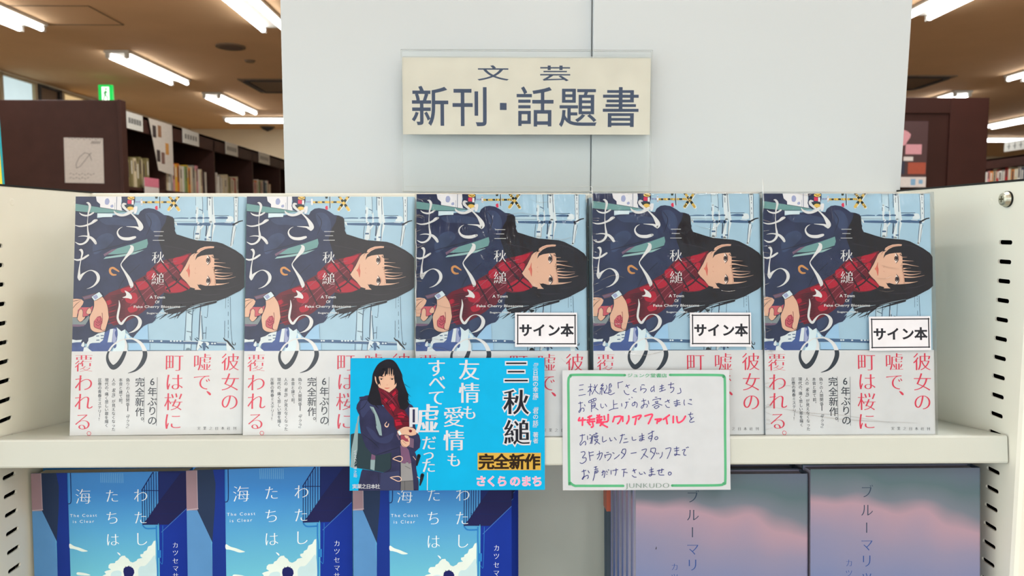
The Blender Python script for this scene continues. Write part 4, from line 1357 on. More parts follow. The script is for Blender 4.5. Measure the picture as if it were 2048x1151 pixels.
t = thing('detector', 'tiny round detector on the ceiling beside the air vent', 'smoke detector', (-2.1, 6.47, CEIL)); Geo().tube((0, 0, 0), (0, 0, -0.015), 0.045, 18, r2=0.035).build('housing', vent_m, t)
# exit sign
t = thing('exit_sign', 'green and white exit sign with a running figure above the dark bookcase', 'exit sign', (-3.755, 7.2, 1.14))
Geo().box(0, 0, 0, 0.128, 0.03, 0.17).build('housing', mat('sign_green', (10, 150, 60), 0.5, emit=0.9), t, 0.002)
g = Geo(); W = mat('sign_white', (235, 255, 235), 0.5, emit=0.7)
g.box(0.028, -0.002, 0.02, 0.10, -0.0005, 0.15); g.build('light_panel', W, t)
g = Geo(); G2 = mat('sign_green_mark', (10, 120, 50), 0.5, emit=0.6)
def bar(a, b, w):
    dx, dz = b[0]-a[0], b[1]-a[1]; l = math.hypot(dx, dz); nx, nz = -dz/l*w/2, dx/l*w/2
    g.add([(a[0]+nx, -0.003, a[1]+nz), (a[0]-nx, -0.003, a[1]-nz), (b[0]-nx, -0.003, b[1]-nz), (b[0]+nx, -0.003, b[1]+nz)], [(0, 1, 2, 3)])
for a, b, w in (((0.062, .075), (0.07, .115), .018), ((0.062, .075), (0.045, .03), .010), ((0.066, .075), (0.085, .055), .010), ((0.085, .055), (.082, .03), .009), ((0.068, .108), (0.045, .09), .008), ((0.07, .108), (0.092, .092), .008), ((0.068, .122), (0.078, .138), .016), ((.03, .02), (.03, .15), .006)): bar(a, b, w)
g.build('running_figure', G2, t)

# ------------------------------------------------------------------ far bookcases
wood_dark = mat('wood_dark_brown', (64, 40, 34), 0.5, 0.2, 0.10, 12)
wood_in = mat('wood_inside', (48, 32, 26), 0.6, 0.3, 0.10, 12)
label_m = mat('label_white', (214, 214, 206), 0.35, 0.5); label_ink = mat('label_ink', (120, 120, 116), 0.6)
def bookcase(name, label, face, y0, divs, sgn, height, depth=0.34):
    """runs away from the camera; its shelves open towards sgn*x"""
    t = thing(name, label, 'bookcase', (face, y0, -EYE))
    H = height + EYE; D = -sgn * depth
    x0, x1 = sorted((0.0, D)); wide = sorted((0.0, -sgn * 0.84))
    Geo().box(wide[0], -0.03, 0, wide[1], 0.0, H + 0.0).build('end_panel', wood_dark, t, 0.004)
    Geo().box(min(0.0, sgn * 0.02) , -0.05, 0, max(0, sgn * 0.02), 0.02, H).build('corner_post', wood_dark, t, 0.003)
    y1 = divs[-1] - y0
    Geo().box(*((D - 0.02, 0, 0, D, y1, H - 0.05) if sgn > 0 else (D, 0, 0, D + 0.02, y1, H - 0.05))).build('back_board', wood_in, t)
    Geo().box(min(0, -sgn * 0.02), 0, H - 0.165, max(0, -sgn * 0.02), y1, H - 0.055).build('header', wood_dark, t, 0.002)
    Geo().box(x0, 0, H - 0.075, x1, y1, H - 0.056).build('top_board', wood_dark, t)
    for d in divs: Geo().box(x0, d - y0 - 0.012, 0, x1, d - y0 + 0.012, H - 0.08).build('divider', wood_dark, t)
    for z in (0.25 + EYE, -0.06 + EYE, -0.38 + EYE, -0.70 + EYE):
        Geo().box(x0, 0, z - 0.022, x1, y1, z).build('shelf', wood_dark, t, 0.002)
    return t
HB = 0.78
LD = [5.42, 6.35, 7.32, 8.22, 9.15]
bookcase('bookcase', 'dark brown bookcase row behind the left side panel, books facing the aisle', -2.38, 4.83, LD, 1, HB)
right_case = bookcase('bookcase', 'dark brown bookcase at the right edge with a red book row', 5.35, 6.9, [7.5, 8.4, 9.3], -1, HB)
RGB = {'cream': (206, 192, 158), 'white': (218, 214, 204), 'orange': (212, 122, 42), 'yellow': (222, 180, 60), 'red': (168, 44, 46), 'teal': (58, 112, 116), 'dark blue': (46, 54, 82), 'pink': (206, 138, 142), 'grey': (150, 146, 138), 'black': (44, 40, 40), 'green': (120, 138, 84), 'olive': (128, 118, 78)}
def spine_book(x, y, z, th, hh, dd, colour, label, group, sgn=1, slot=0):
    cov = mat('spine_' + colour.replace(' ', '_'), RGB[colour], 0.45, 0.4)
    lab = mat('spine_print_' + ('light' if slot % 2 else 'dark'), (210, 205, 190) if slot % 2 else (84, 70, 62), 0.5)
    g = Geo(); x0, x1 = sorted((0, -sgn * dd))
    g.box(x0, 0, 0, x1, th, hh); b = 0.0006 * sgn
    z0 = hh * (0.35 + 0.1 * (slot % 3)); g.add([(b, th*0.25, z0), (b, th*0.75, z0), (b, th*0.75, hh*0.9), (b, th*0.25, hh*0.9)], [(0, 1, 2, 3)], 1)
    o = g.build('shelved_book', [cov, lab]); put(o, (x, y, z)); return tag(o, label, 'book', group)
order = {0: 'first', 1: 'second', 2: 'third', 3: 'fourth'}
nth = ['first', 'second', 'third', 'fourth', 'fifth', 'sixth', 'seventh', 'eighth', 'ninth', 'tenth', 'eleventh', 'twelfth', 'thirteenth', 'fourteenth', 'fifteenth', 'sixteenth', 'seventeenth', 'eighteenth', 'nineteenth', 'twentieth', 'twenty-first', 'twenty-second', 'twenty-third', 'twenty-fourth', 'twenty-fifth', 'twenty-sixth', 'twenty-seventh', 'twenty-eighth']
seqs = [('olive olive cream olive olive cream olive olive', 0.03, 0.19),
        ('orange cream white grey pink yellow orange white cream white green yellow orange cream grey cream pink white cream pink black white', 0.04, 0.20),
        ('teal white white white grey white cream cream white cream olive cream white cream red cream white cream', 0.04, 0.18),
        ('pink cream pink orange cream white green olive pink cream dark_blue teal cream white red cream orange', 0.04, 0.19)]
ys = [4.90] + LD
for b, (seq, off, bh) in enumerate(seqs):
    y = ys[b] + off; count = {}
    for k, c in enumerate(seq.split()):
        c = c.replace('_', ' '); th = random.uniform(0.026, 0.042) if b else random.uniform(0.034, 0.04); h = bh + random.uniform(-0.02, 0.022)
        if y + th > ys[b + 1] - 0.02: break
        spine_book(-2.40 - random.uniform(0, 0.015), y, 0.25, th, h, 0.14, c, '%s spined book, %s from left in the %s bay of the left bookcase' % (c, nth[k], order[b]), 'books on the far left bookcase', 1, k)
        y += th + 0.0015
y = 7.54
for k, c in enumerate('red red white dark_blue white cream orange cream red grey white red cream orange pink white'.split()):
    c = c.replace('_', ' '); th = random.uniform(0.035, 0.05)
    if y + th > 8.36: break
    spine_book(5.37 + random.uniform(0, 0.012), y, 0.40, th, 0.2 + random.uniform(-0.015, 0.015), 0.14, c, '%s spined book, %s from the near end in the right edge bookcase' % (c, nth[k]), 'books on the right edge bookcase', -1, k); y += th + 0.002
# an extra shelf board height for that row
Geo().box(0, 0.62, 1.70, 0.33, 1.48, 1.72).build('shelf', wood_dark, right_case)
# header labels, hanging sheet, small standing tag
for k, (y, w) in enumerate(((4.87, 0.22), (5.72, 0.3), (6.6, 0.3), (7.5, 0.34))):
    t = thing('shelf_sign', 'white subject label on the bookcase header, %s from the end panel' % nth[k], 'label', (-2.375, y, 0.618), (0, 0, 0), 'white labels on the far left header')
    Geo().box(0, 0, 0, 0.004, w, 0.105).build('plate', label_m, t)
    g = Geo()
    for q in range(5): g.box(0.0042, w * (0.12 + q * 0.16), 0.035, 0.005, w * (0.12 + q * 0.16) + 0.028, 0.07)
    g.build('lettering', label_ink, t)
t = thing('hanging_notice', 'white hanging paper with small portrait prints on the bookcase header', 'notice', (-2.365, 5.16, 0.36))
Geo().add([(0, 0, 0.36), (0, .36, 0.36), (0, .36, 0.0), (0, .12, 0.02), (0.0015, 0, 0.36), (0.0015, .36, 0.36), (0.0015, .36, 0.0), (0.0015, .12, 0.02)], [(0, 1, 2, 3), (4, 5, 6, 7), (0, 1, 5, 4), (1, 2, 6, 5), (2, 3, 7, 6), (3, 0, 4, 7)]).build('sheet', mat('notice_paper', (204, 196, 184), 0.6), t)
for q, (a, z, c) in enumerate(((.05, .24, (60, 50, 50)), (.13, .25, (150, 110, 80)), (.24, .14, (196, 140, 70)), (.10, .08, (60, 50, 50)), (.17, .07, (120, 90, 80)))):
    Geo().box(0.0018, a, z, 0.003, a + .05, z + .08).build('portrait', mat('portrait_%d' % q, c, 0.6), t)
t = thing('shelf_talker', 'small pink and white card standing in the first bay', 'card', (-2.365, 5.06, 0.13))
Geo().box(0, 0, 0, 0.003, 0.21, 0.19).build('card', mat('talker_white', (214, 206, 200), 0.6), t); Geo().box(0.0032, 0, 0.13, 0.0045, 0.21, 0.19).build('pink_strip', mat('talker_pink', (214, 120, 140), 0.6), t)
# paper on the end panel
t = thing('paper_notice', 'white paper with a faint pen drawing taped to the dark end panel', 'notice', (-2.735, 4.798, 0.268), (0, math.radians(1.0), 0))
Geo().box(0, 0, 0, 0.243, 0.0015, 0.28).build('sheet', mat('notice_white', (196, 188, 180), 0.5, 0.6), t)
g = Geo(); pm = mat('faint_pen', (140, 134, 130), 0.7)
def seg(a, b, w=0.004):
    dx, dz = b[0]-a[0], b[1]-a[1]; l = math.hypot(dx, dz) or 1; nx, nz = -dz/l*w/2, dx/l*w/2
    g.add([(a[0]+nx, -0.001, a[1]+nz), (a[0]-nx, -0.001, a[1]-nz), (b[0]-nx, -0.001, b[1]-nz), (b[0]+nx, -0.001, b[1]+nz)], [(0, 1, 2, 3)])
pts = [(0.07 + 0.05 * math.cos(a * .7) + .05, 0.14 + 0.05 * math.sin(a * .9)) for a in range(10)]
for a, b in zip(pts, pts[1:]): seg(a, b)
for z, n in ((0.055, 9), (0.03, 7), (0.275, 12)):
    for k in range(n): seg((0.03 + k * .018, z), (0.042 + k * .018, z + 0.006 * (-1) ** k))
for k in range(5): seg((0.17 + k * .012, 0.245), (0.18 + k * .012, 0.262), 0.006)
g.build('drawing', pm, t)

# right brown panel with poster
t = thing('brown_stand_panel', 'plain reddish brown panel beyond the right end of the white partition', 'panel', (2.2, 4.64, -EYE))
Geo().box(0, 0, 0, 0.80, 0.035, EYE + 0.78).build('panel', mat('wood_red_brown', (52, 27, 21), 0.5, 0.15, 0.08, 9), t, 0.004)
Geo().box(0.56, -0.012, 0, 0.80, 0.0, EYE + 0.78).build('edge_board', mat('wood_red_brown2', (56, 29, 23), 0.5, 0.15, 0.08, 9), t, 0.003)
Geo().box(0, -0.012, EYE + 0.685, 0.56, 0.0, EYE + 0.78).build('top_rail', MATS['wood_red_brown'], t, 0.003)
t = thing('poster', 'dark red and pink picture poster on the brown panel right of the partition', 'poster', (2.385, 4.615, 0.235))
Geo().box(0, 0, 0, 0.235, 0.002, 0.40).build('sheet', mat('poster_dark', (64, 34, 34), 0.5), t)
g = Geo()
def blob(x0, z0, x1, z1, mi, y=-0.001): g.add([(x0, y, z0), (x1, y, z0), (x1, y, z1), (x0, y, z1)], [(0, 1, 2, 3)], mi)
pmats = [mat('poster_pink', (196, 136, 142), 0.5), mat('poster_orange', (156, 66, 40), 0.5), mat('poster_navy', (34, 34, 54), 0.5), mat('poster_pale', (206, 196, 190), 0.5), mat('poster_blue', (120, 160, 190), 0.5)]
g.add([(0.03 + 0.055 * math.cos(a) * (1 + .2 * math.sin(3 * a)) + .04, -0.001, 0.30 + 0.05 * math.sin(a)) for a in [k * .42 for k in range(15)]], [tuple(range(15))], 0)
blob(0.02, .17, .07, .26, 2); blob(.10, .20, .20, .26, 0, -.0012); blob(.09, .16, .15, .185, 3, -.0014); blob(.12, .08, .23, .15, 1); blob(.02, .08, .10, .16, 2, -.0012); blob(0, 0, .235, .062, 3, -.0014); blob(.14, .012, .17, .05, 4, -.0016); blob(.19, .02, .215, .045, 4, -.0016)
g.build('picture', pmats, t)
t = thing('shelf_sign', 'white sign with dark strokes above the right edge bookcase', 'sign', (5.34, 7.55, 0.775))
Geo().box(-0.005, 0, 0, 0, 0.40, 0.10).build('plate', label_m, t)
g = Geo()
for q in range(4): g.box(-0.007, 0.05 + q * 0.09, 0.02, -0.0055, 0.06 + q * 0.09, 0.08); g.box(-0.007, 0.035 + q * .09, 0.045, -0.0055, 0.08 + q * .09, 0.053)
g.build('lettering', label_ink, t)
# turquoise board with a yellow edge at the far left
t = thing('promo_board', 'turquoise board with yellow edge cut off by the left edge of the picture', 'board', (-1.0015, 1.2, -0.2), (0, math.radians(-1.2), 0))
Geo().box(0, 0, 0, 0.225, 0.006, 0.395).build('board', mat('board_turquoise', (40, 186, 204), 0.4), t)
Geo().box(0.2215, -0.001, 0, 0.2255, -0.0001, 0.395).build('yellow_edge', mat('board_yellow', (232, 214, 30), 0.4), t)

# ================================================================== THE DISPLAY
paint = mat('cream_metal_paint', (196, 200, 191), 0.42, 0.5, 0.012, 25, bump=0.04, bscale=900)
paint_brightened = mat('cream_metal_paint_brightened', (236, 235, 222), 0.42, 0.5, 0.012, 25, bump=0.04, bscale=900)  # same cream paint, lightened in colour to brighten the shaded panels
hollow_shade = mat('panel_hollow_shade', (16, 16, 16), 0.9, 0.1)  # near-black colour stands in for shade inside the hollow panels
black_trim = mat('black_trim', (20, 19, 19), 0.5, 0.3)
XL, XR, YF, YB = -0.388, 0.392, 0.5475, 0.727
TILT = 0.13
unit = thing('display_shelf_unit', 'cream metal display unit with slotted side panels framing the novels', 'shelf unit', (0, 0, -EYE))
def side_panel(x, sgn, zs, ztop, dy=0.0):
    """inner sheet at x facing the books, pierced by slots; hollow, with a black shade sheet behind"""
    g = Geo(); y0, y1, z0, z1 = YF, YB + 0.02, 0.0, ztop + EYE
    holes = []
    for k in range(42):
        zc = zs + EYE - 0.0151 * k
        if zc < 0.2: break
        a, b, r = 0.569 + dy, 0.5845 + dy, 0.0017
        L = [(b - r + r * math.cos(t), zc + r * math.sin(t)) for t in [-math.pi/2 + math.pi * i / 6 for i in range(7)]]
        L += [(a + r + r * math.cos(t), zc + r * math.sin(t)) for t in [math.pi/2 + math.pi * i / 6 for i in range(7)]]
        holes.append(L)
    # cut the sheet into a plain part, a perforated strip split slot by slot, and the rest
    def sheet(ya, za, yb, zb, xx=x): g.add([(xx, ya, za), (xx, yb, za), (xx, yb, zb), (xx, ya, zb)], [(0, 1, 2, 3)] if sgn > 0 else [(3, 2, 1, 0)], 0)
    sheet(y0 + 0.004, z0, 0.567 + dy, z1); sheet(0.5865 + dy, z0, y1, z1)
    top = holes[0][0][1] + 0.009; sheet(0.567 + dy, top, 0.5865 + dy, z1)
    zc = zs + EYE
    for k, L in enumerate(holes):
        c = zc - 0.0151 * k; za, zb = c - 0.00755, (c + 0.00755 if k else top)
        outer = [Vector((0.567 + dy, za, 0)), Vector((0.5865 + dy, za, 0)), Vector((0.5865 + dy, zb, 0)), Vector((0.567 + dy, zb, 0))]
        inner = [Vector((p[0], p[1], 0)) for p in L]; flat = outer + inner
        tr = tessellate_polygon([outer, inner])
        g.add([(x, p.x, p.y) for p in flat], [tuple(t) for t in tr], 0)
        n = len(L); d = sgn * 0.0014
        g.add([(x, p[0], p[1]) for p in L] + [(x + d, p[0], p[1]) for p in L], [(i, (i + 1) % n, n + (i + 1) % n, n + i) for i in range(n)], 0)
        rim = [(x - sgn * 0.00025, p[0] + (p[0] - 0.57675 - dy) * .05, c + (p[1] - c) * 1.45) for p in L]
        g.add([(x - sgn * 0.00005, q[1], q[2]) for q in rim] + [(x, p[0], p[1]) for p in L], [(i, (i + 1) % n, n + (i + 1) % n, n + i) for i in range(n)], 0)
    sheet(0.567 + dy, z0, 0.5865 + dy, holes[-1][0][1] - 0.006)
    xo = x + sgn * 0.028
    g.box(min(xo, xo + sgn * .001), y0, z0, max(xo, xo + sgn * .001), y1, z1)                      # outer sheet
    g.box(min(x + sgn*.004, xo), y0, z0, max(x + sgn*.004, xo), y0 + 0.0012, z1)                   # front face
    g.add([(x, y0 + .004, z0), (x + sgn*.0012, y0 + .0012, z0), (x + sgn*.004, y0, z0), (x, y0 + .004, z1), (x + sgn*.0012, y0 + .0012, z1), (x + sgn*.004, y0, z1)], [(0, 1, 4, 3), (1, 2, 5, 4)], 0)
    g.box(min(x, xo), y1, z0, max(x, xo), y1 + .001, z1)
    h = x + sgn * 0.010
    g.add([(h, 0.56, z0), (h, 0.60, z0), (h, 0.60, z1 - .03), (h, 0.56, z1 - .03)], [(0, 1, 2, 3)], 1)  # black sheet painted as the shade seen through the slots
    o = g.build('side_panel', [paint_brightened, hollow_shade], unit)
    Geo().box(min(x, xo) - 0.0004, y0, 0, max(x, xo) + 0.0004, y1, 0.0016).build('top_trim', black_trim, o).location = (0, 0, z1)
    return o
side_panel(XL, -1, -0.0156, 0.0305, 0.0075)
pr = side_panel(XR, 1, -0.0130, 0.0332)
g = Geo(); g.box(XL, YB - 0.004, 0.0, XR, YB + 0.012, EYE + 0.0305); g.box(XL, YB - 0.006, EYE + 0.024, XR, YB - 0.004, EYE + 0.0305)
g.build('back_panel', paint_brightened, unit, 0.001)
# pan-head screw on the right panel and blind dimples
s = Geo(); c = Vector((XR - 0.0045, 0.5765, EYE + 0.0202))
steel = mat('zinc_screw', (190, 188, 170), 0.3, 0.5, 0.05, 60, metal=0.8)
s.tube(c, c + Vector((0.0030, 0, 0)), 0.0048, 26, r2=0.0060); s.tube(c + Vector((-0.0008, 0, 0)), c, 0.0034, 26, r2=0.0048)
s.box(c.x - .0009, c.y - .0024, c.z - .0005, c.x - .00079, c.y + .0024, c.z + .0005, 1); s.box(c.x - .00091, c.y - .0005, c.z - .0024, c.x - .0008, c.y + .0005, c.z + .0024, 1)
sc = s.build('screw', [steel, mat('screw_cross', (70, 62, 30), 0.6)], unit)
Geo().tube(c + Vector((0.0030, 0, 0)), c + Vector((0.0046, 0, 0)), 0.0062, 26).build('washer', black_trim, sc)
for (x, sg, y, z) in ((XR, 1, 0.597, 0.0185), (XL, -1, 0.606, 0.0185), (XL, -1, 0.694, 0.0185)):
    Geo().tube((x - sg * 0.0003, y, EYE + z), (x, y, EYE + z), 0.0022, 16, r2=0.0032).build('dimple', paint_brightened, unit)

def shelf_board(zf, yf, name_label):
    """folded steel shelf, tilted back; origin at its top front edge"""
    t = thing('shelf_board', name_label, 'shelf', (0, yf, zf), (-TILT, 0, 0))
    x0, x1 = XL + 0.0012, XR - 0.0012; d = 0.158; h = 0.0215; r = 0.0016
    prof = [(0, -r), (r * .3, -r * .3), (r, 0), (d, 0), (d, -h), (d - .001, -h), (d - .001, -.001), (.0012, -.001), (.0012, -h + .001), (.014, -h + .001), (.014, -h), (r, -h), (r * .3, -h + r * .3), (0, -h + r)]
    g = Geo(); n = len(prof)
    v = [(x0, y, z) for y, z in prof] + [(x1, y, z) for y, z in prof]
    f = [(i, (i + 1) % n, n + (i + 1) % n, n + i) for i in range(n)]
    for x in (x0, x1 - .001): g.box(x, 0.0006, -h + .0006, x + .001, d - .001, -.0006)
    g.add(v, [q[::-1] for q in f], 0)
    g.build('board', paint, t)
    return t
YS, ZS = 0.5610, -0.1612
shelf_board(ZS, YS, 'cream steel shelf board carrying the row of five girl-cover novels')
YS2, ZS2 = 0.545, -0.3845
shelf_board(ZS2, YS2, 'lower cream shelf board under the blue and the pink-grey novels')
def on_shelf(y, top=True):
    return (ZS if top else ZS2) - math.tan(TILT) * (y - (YS if top else YS2)) + 0.0002

# white partition boards behind
pw = mat('white_laminate', (194, 200, 202), 0.35, 0.4, 0.006, 8); pe = mat('laminate_edge', (206, 200, 188), 0.5)
o = Geo().box(-0.2105, 0, 0, 0.0887, 0.018, 2.0).build('white_partition_board', pw, None, 0.0008); put(o, (0, 0.742, -EYE)); tag(o, 'left white partition board standing behind the display, left of the seam', 'partition')
o = Geo().box(0.0894, 0, 0, 0.3955, 0.018, 2.0).build('white_partition_board', pw, None, 0.0008)
put(o, (0, 0.742 + 0.043 * (EYE) , -EYE), (math.atan(0.043), 0, 0)); tag(o, 'right white partition board standing behind the display, right of the seam', 'partition')

# ------------------------------------------------------------------ acrylic sign holder and sign
acr = clear_film('clear_acrylic', (0.995, 0.998, 0.995), 0.03, 0.0, 0.22)
acr_edge = mat('acrylic_edge', (196, 200, 196), 0.2, 0.6)
SX, SZ = -0.0932, 0.0325
t = thing('sign_holder', 'clear acrylic sign pocket standing on the back panel before the white boards', 'sign holder', (SX, 0.7225, SZ), (0, 0, 0))
W_, H_ = 0.2375, 0.1325
for y in (0.0, 0.0055):
    g = Geo(); v = [(0, y, 0), (W_, y, 0), (W_, y, H_), (0, y, H_), (0, y + .0016, 0), (W_, y + .0016, 0), (W_, y + .0016, H_), (0, y + .0016, H_)]
    g.add(v, [(0, 1, 2, 3), (7, 6, 5, 4)], 0); g.add(v, [(0, 4, 5, 1), (1, 5, 6, 2), (2, 6, 7, 3), (3, 7, 4, 0)], 1)
    g.build('front_sheet' if y == 0 else 'rear_sheet', [acr, acr_edge], t)
g = Geo(); g.box(0, 0.0017, -0.0006, W_, 0.0054, 0.0006); g.build('bottom_fold', acr_edge, t)
g = Geo(); g.box(0.002, 0.0018, H_ - 0.0065, W_ - 0.002, 0.0024, H_ - 0.006); g.box(0.002, 0.0018, 0.0045, W_ - .002, 0.0022, 0.005); g.build('seam_line', acr_edge, t)
pr_ = Print(228.6, 69.5, 'paper'); pr_.g.box(0, 0, 0, 0.2286, 0.0006, 0.0695); 
mats = [ink('cream', 'paper')]; base = Geo().box(0, 0, 0, 0.2286, 0.0006, 0.0695)
pr_ = Print(228.6, 69.5, 'paper'); pr_.shapes(SIGN_SHAPES); pr_.glyphs(SIGN_GLYPHS); pr_.into(base, mats)
o = base.build('category_sign', mats); put(o, (SX + 0.0008, 0.7252, 0.0865)); o.scale = (1.031, 1, 1.031)
tag(o, 'cream sign card with large dark blue Japanese characters inside the acrylic pocket', 'sign')

# ------------------------------------------------------------------ novels
def profile(w, t, r, out=0.0, th=0.0005, x0=0.0):
    """folded jacket seen from above: front, rounded spine on the right, back"""
    o = []; W = w + out
    o.append((x0, -out)); o.append((W - r, -out))
    for i in range(1, 6): a = -math.pi/2 + math.pi/2 * i / 6; o.append((W - r + r * math.cos(a), -out + r + r * math.sin(a)))
    o.append((W, -out + r)); o.append((W, t + out - r))
    for i in range(1, 6): a = math.pi/2 * i / 6; o.append((W - r + r * math.cos(a), t + out - r + r * math.sin(a)))
    o.append((W - r, t + out)); o.append((x0, t + out))
    inn = [(x0, t + out - th), (W - r, t + out - th), (W - th, t + out - r), (W - th, -out + r), (W - r, -out + th), (x0, -out + th)]
    return o + inn
pages_m = mat('page_edges', (226, 220, 204), 0.8, 0.2, 0.06, 300)
def shell(w, h, t, r, base, prnt, name, parent, out=0.0, h0=0.0):
    g = Geo(); g.extrude(profile(w, t, r, out), h0, h, 0); mats = [base]; prnt.into(g, mats)
    return g.build(name, mats, parent)
def pages(w, h, t, parent, lip=0.0025):
    g = Geo(); n = 7
    g.box(lip, 0.0012, 0.0015, w - 0.003, t - 0.0012, h - 0.002)
    return g.build('page_block', pages_m, parent)
NW, NH, NT = 0.133, 0.188, 0.021
film = clear_film('shrink_film', (0.985, 0.985, 0.985), 0.10, 0.0, 0.38, 0.8, (1.0, 1.0, 0.32), 55.0, 0.0022)
crease = clear_film('film_crease', (0.99, 0.99, 0.99), 0.18, 0.22, 0.95)
CREASES = {1: [[(4, 73), (14, 75), (24, 72)], [(3, 80), (10, 83), (20, 81)], [(6, 66), (18, 68), (34, 62)], [(108, 153), (114, 152), (121, 154)], [(70, 171), (82, 173), (96, 170)],
               [(88, 184), (98, 181), (110, 184)], [(112, 60), (122, 50), (126, 36)], [(12, 103), (24, 99), (34, 101)]],
           2: [[(8, 150), (12, 151), (20, 150)], [(80, 163), (92, 160), (104, 164)], [(24, 64), (40, 62), (58, 66)], [(10, 90), (18, 86), (30, 88)], [(100, 112), (106, 111), (112, 112)],
               [(6, 120), (16, 124), (24, 122)], [(60, 185), (72, 182), (84, 185)]],
           3: [[(92, 132), (98, 130), (106, 129)], [(90, 112), (96, 111), (102, 112)], [(88, 122), (94, 121), (100, 123)], [(4, 22), (34, 17), (62, 15), (104, 8)], [(20, 18), (60, 12), (118, 9)], [(4, 66), (8, 60), (12, 63)],
               [(100, 180), (104, 184), (108, 186)], [(10, 40), (18, 38), (30, 40)], [(60, 98), (66, 101), (72, 99)]]}
def girl_novel(label, fin, loc, rot, wrapped, sticker, group):
    t = thing('girl_cover_novel', label, 'book', loc, rot, group)
    p = Print(133, 188, fin); p.low = 640
    p.shapes(COVER_SHAPES, BAND_TOP * 10); p.glyphs(COVER_GLYPHS); p.latin(COVER_LATIN)
    shell(NW, NH, NT, 0.0024, ink('sky', fin), p, 'jacket', t)
    q = Print(133, 66, fin, y0=-0.00074); q.shapes(BAND_SHAPES, BAND_TOP * 10); q.glyphs(BAND_GLYPHS)
    shell(NW, BAND_TOP / 1000, NT, 0.0026, ink('bandpaper', fin), q, 'paper_band', t, 0.0007)
    pages(NW, NH, NT, t)
    return t
def wrap_film(t, seed):
    rnd = random.Random(seed); g = Geo(); m = 0.0013; nx, nz = 26, 38
    x0, x1, z0, z1, yb = -m, NW + m, -0.0002, NH + m, NT + m
    V = []
    ridges = [(rnd.uniform(0, 1), rnd.uniform(0, 1), rnd.uniform(-.5, .5), rnd.uniform(.0002, .0007), rnd.uniform(.015, .04)) for _ in range(9)]
    for j in range(nz + 1):
        for i in range(nx + 1):
            u, v = i / nx, j / nz; d = 0
            for a, b, sl, am, wd in ridges:
                e = (u - a) * sl + (v - b); d += am * math.exp(-(e / wd) ** 2) * math.exp(-((u - a) / .25) ** 2)
            d += rnd.uniform(0, 0.00012); edge = min(u, 1 - u, v, 1 - v)
            if edge == 0: d = 0
            V.append((x0 + (x1 - x0) * u, -0.0015 - d, z0 + (z1 - z0) * v))
    F = [(j*(nx+1)+i, j*(nx+1)+i+1, (j+1)*(nx+1)+i+1, (j+1)*(nx+1)+i) for j in range(nz) for i in range(nx)]
    g.add(V, F); a = -0.0015
    g.add([(x0, a, z0), (x1, a, z0), (x1, yb, z0), (x0, yb, z0), (x0, a, z1), (x1, a, z1), (x1, yb, z1), (x0, yb, z1)], [(4, 5, 6, 7), (1, 2, 6, 5), (2, 3, 7, 6), (3, 0, 4, 7), (0, 3, 2, 1)])
    def ridge(P, w, hh):
        """a raised crease with a rounded back, following P"""
        P = spline([(x, z) for x, z in P], False, 4) if len(P) > 2 else [tuple(q) for q in P]
        n = len(P); V2 = []; m2 = 5
        for k in range(n):
            q0 = P[max(0, k - 1)]; q1 = P[min(n - 1, k + 1)]; dx, dz = q1[0]-q0[0], q1[1]-q0[1]; l = math.hypot(dx, dz) or 1; nx_, nz_ = -dz / l, dx / l
            tp = math.sin(math.pi * (k + .35) / (n - .3)) ** .6
            for q in range(m2 + 1):
                an = math.pi * q / m2; V2.append((P[k][0] * .001 + nx_ * math.cos(an) * w * tp, a - .00005 - math.sin(an) * hh * tp, P[k][1] * .001 + nz_ * math.cos(an) * w * tp))
        g.add(V2, [(k*(m2+1)+q, k*(m2+1)+q+1, (k+1)*(m2+1)+q+1, (k+1)*(m2+1)+q) for k in range(n-1) for q in range(m2)], 1)
    for k in range(34):       # pleats gathered along the fore edge
        z = rnd.uniform(2, 186); L = rnd.uniform(1.5, 8); s = rnd.uniform(-.7, .7)
        ridge([(-.8, z), (L * .5, z + s * L * .5), (L, z + s * L + rnd.uniform(-.6, .6))], rnd.uniform(.00018, .00036), .0004)
    for k in range(9): z = rnd.uniform(60, 180); ridge([(-.6 + rnd.uniform(0, 1), z), (-.2 + rnd.uniform(0, .6), z + 8), (-.4, z + rnd.uniform(12, 22))], .0005, .0004)
    for P in CREASES[seed]: ridge(P, rnd.uniform(.0002, .00036), .0004)
    for k in range(7): x = rnd.uniform(10, 120); L = rnd.uniform(5, 14); ridge([(x, 188.0), (x + L * .5, 188.0 - rnd.uniform(0, 1.5)), (x + L, 187.6)], .0003, .0003)
    o = g.build('shrink_wrap', [film, crease], t, smooth=True); return o
def add_sticker(t, x, z, rotdeg):
    w, h = 0.048, 0.0264
    base = Geo().box(0, 0, 0, w, 0.00015, h); mats = [mat('sticker_paper', (222, 222, 228), 0.5)]
    p = Print(48, 26.4, 'paper'); p.shapes(STICKER_SHAPES); p.glyphs(STICKER_GLYPHS); p.into(base, mats)
    o = base.build('sticker', mats, t); o.location = (x, -0.0031, z); o.rotation_euler = (0, math.radians(rotdeg), 0); return o
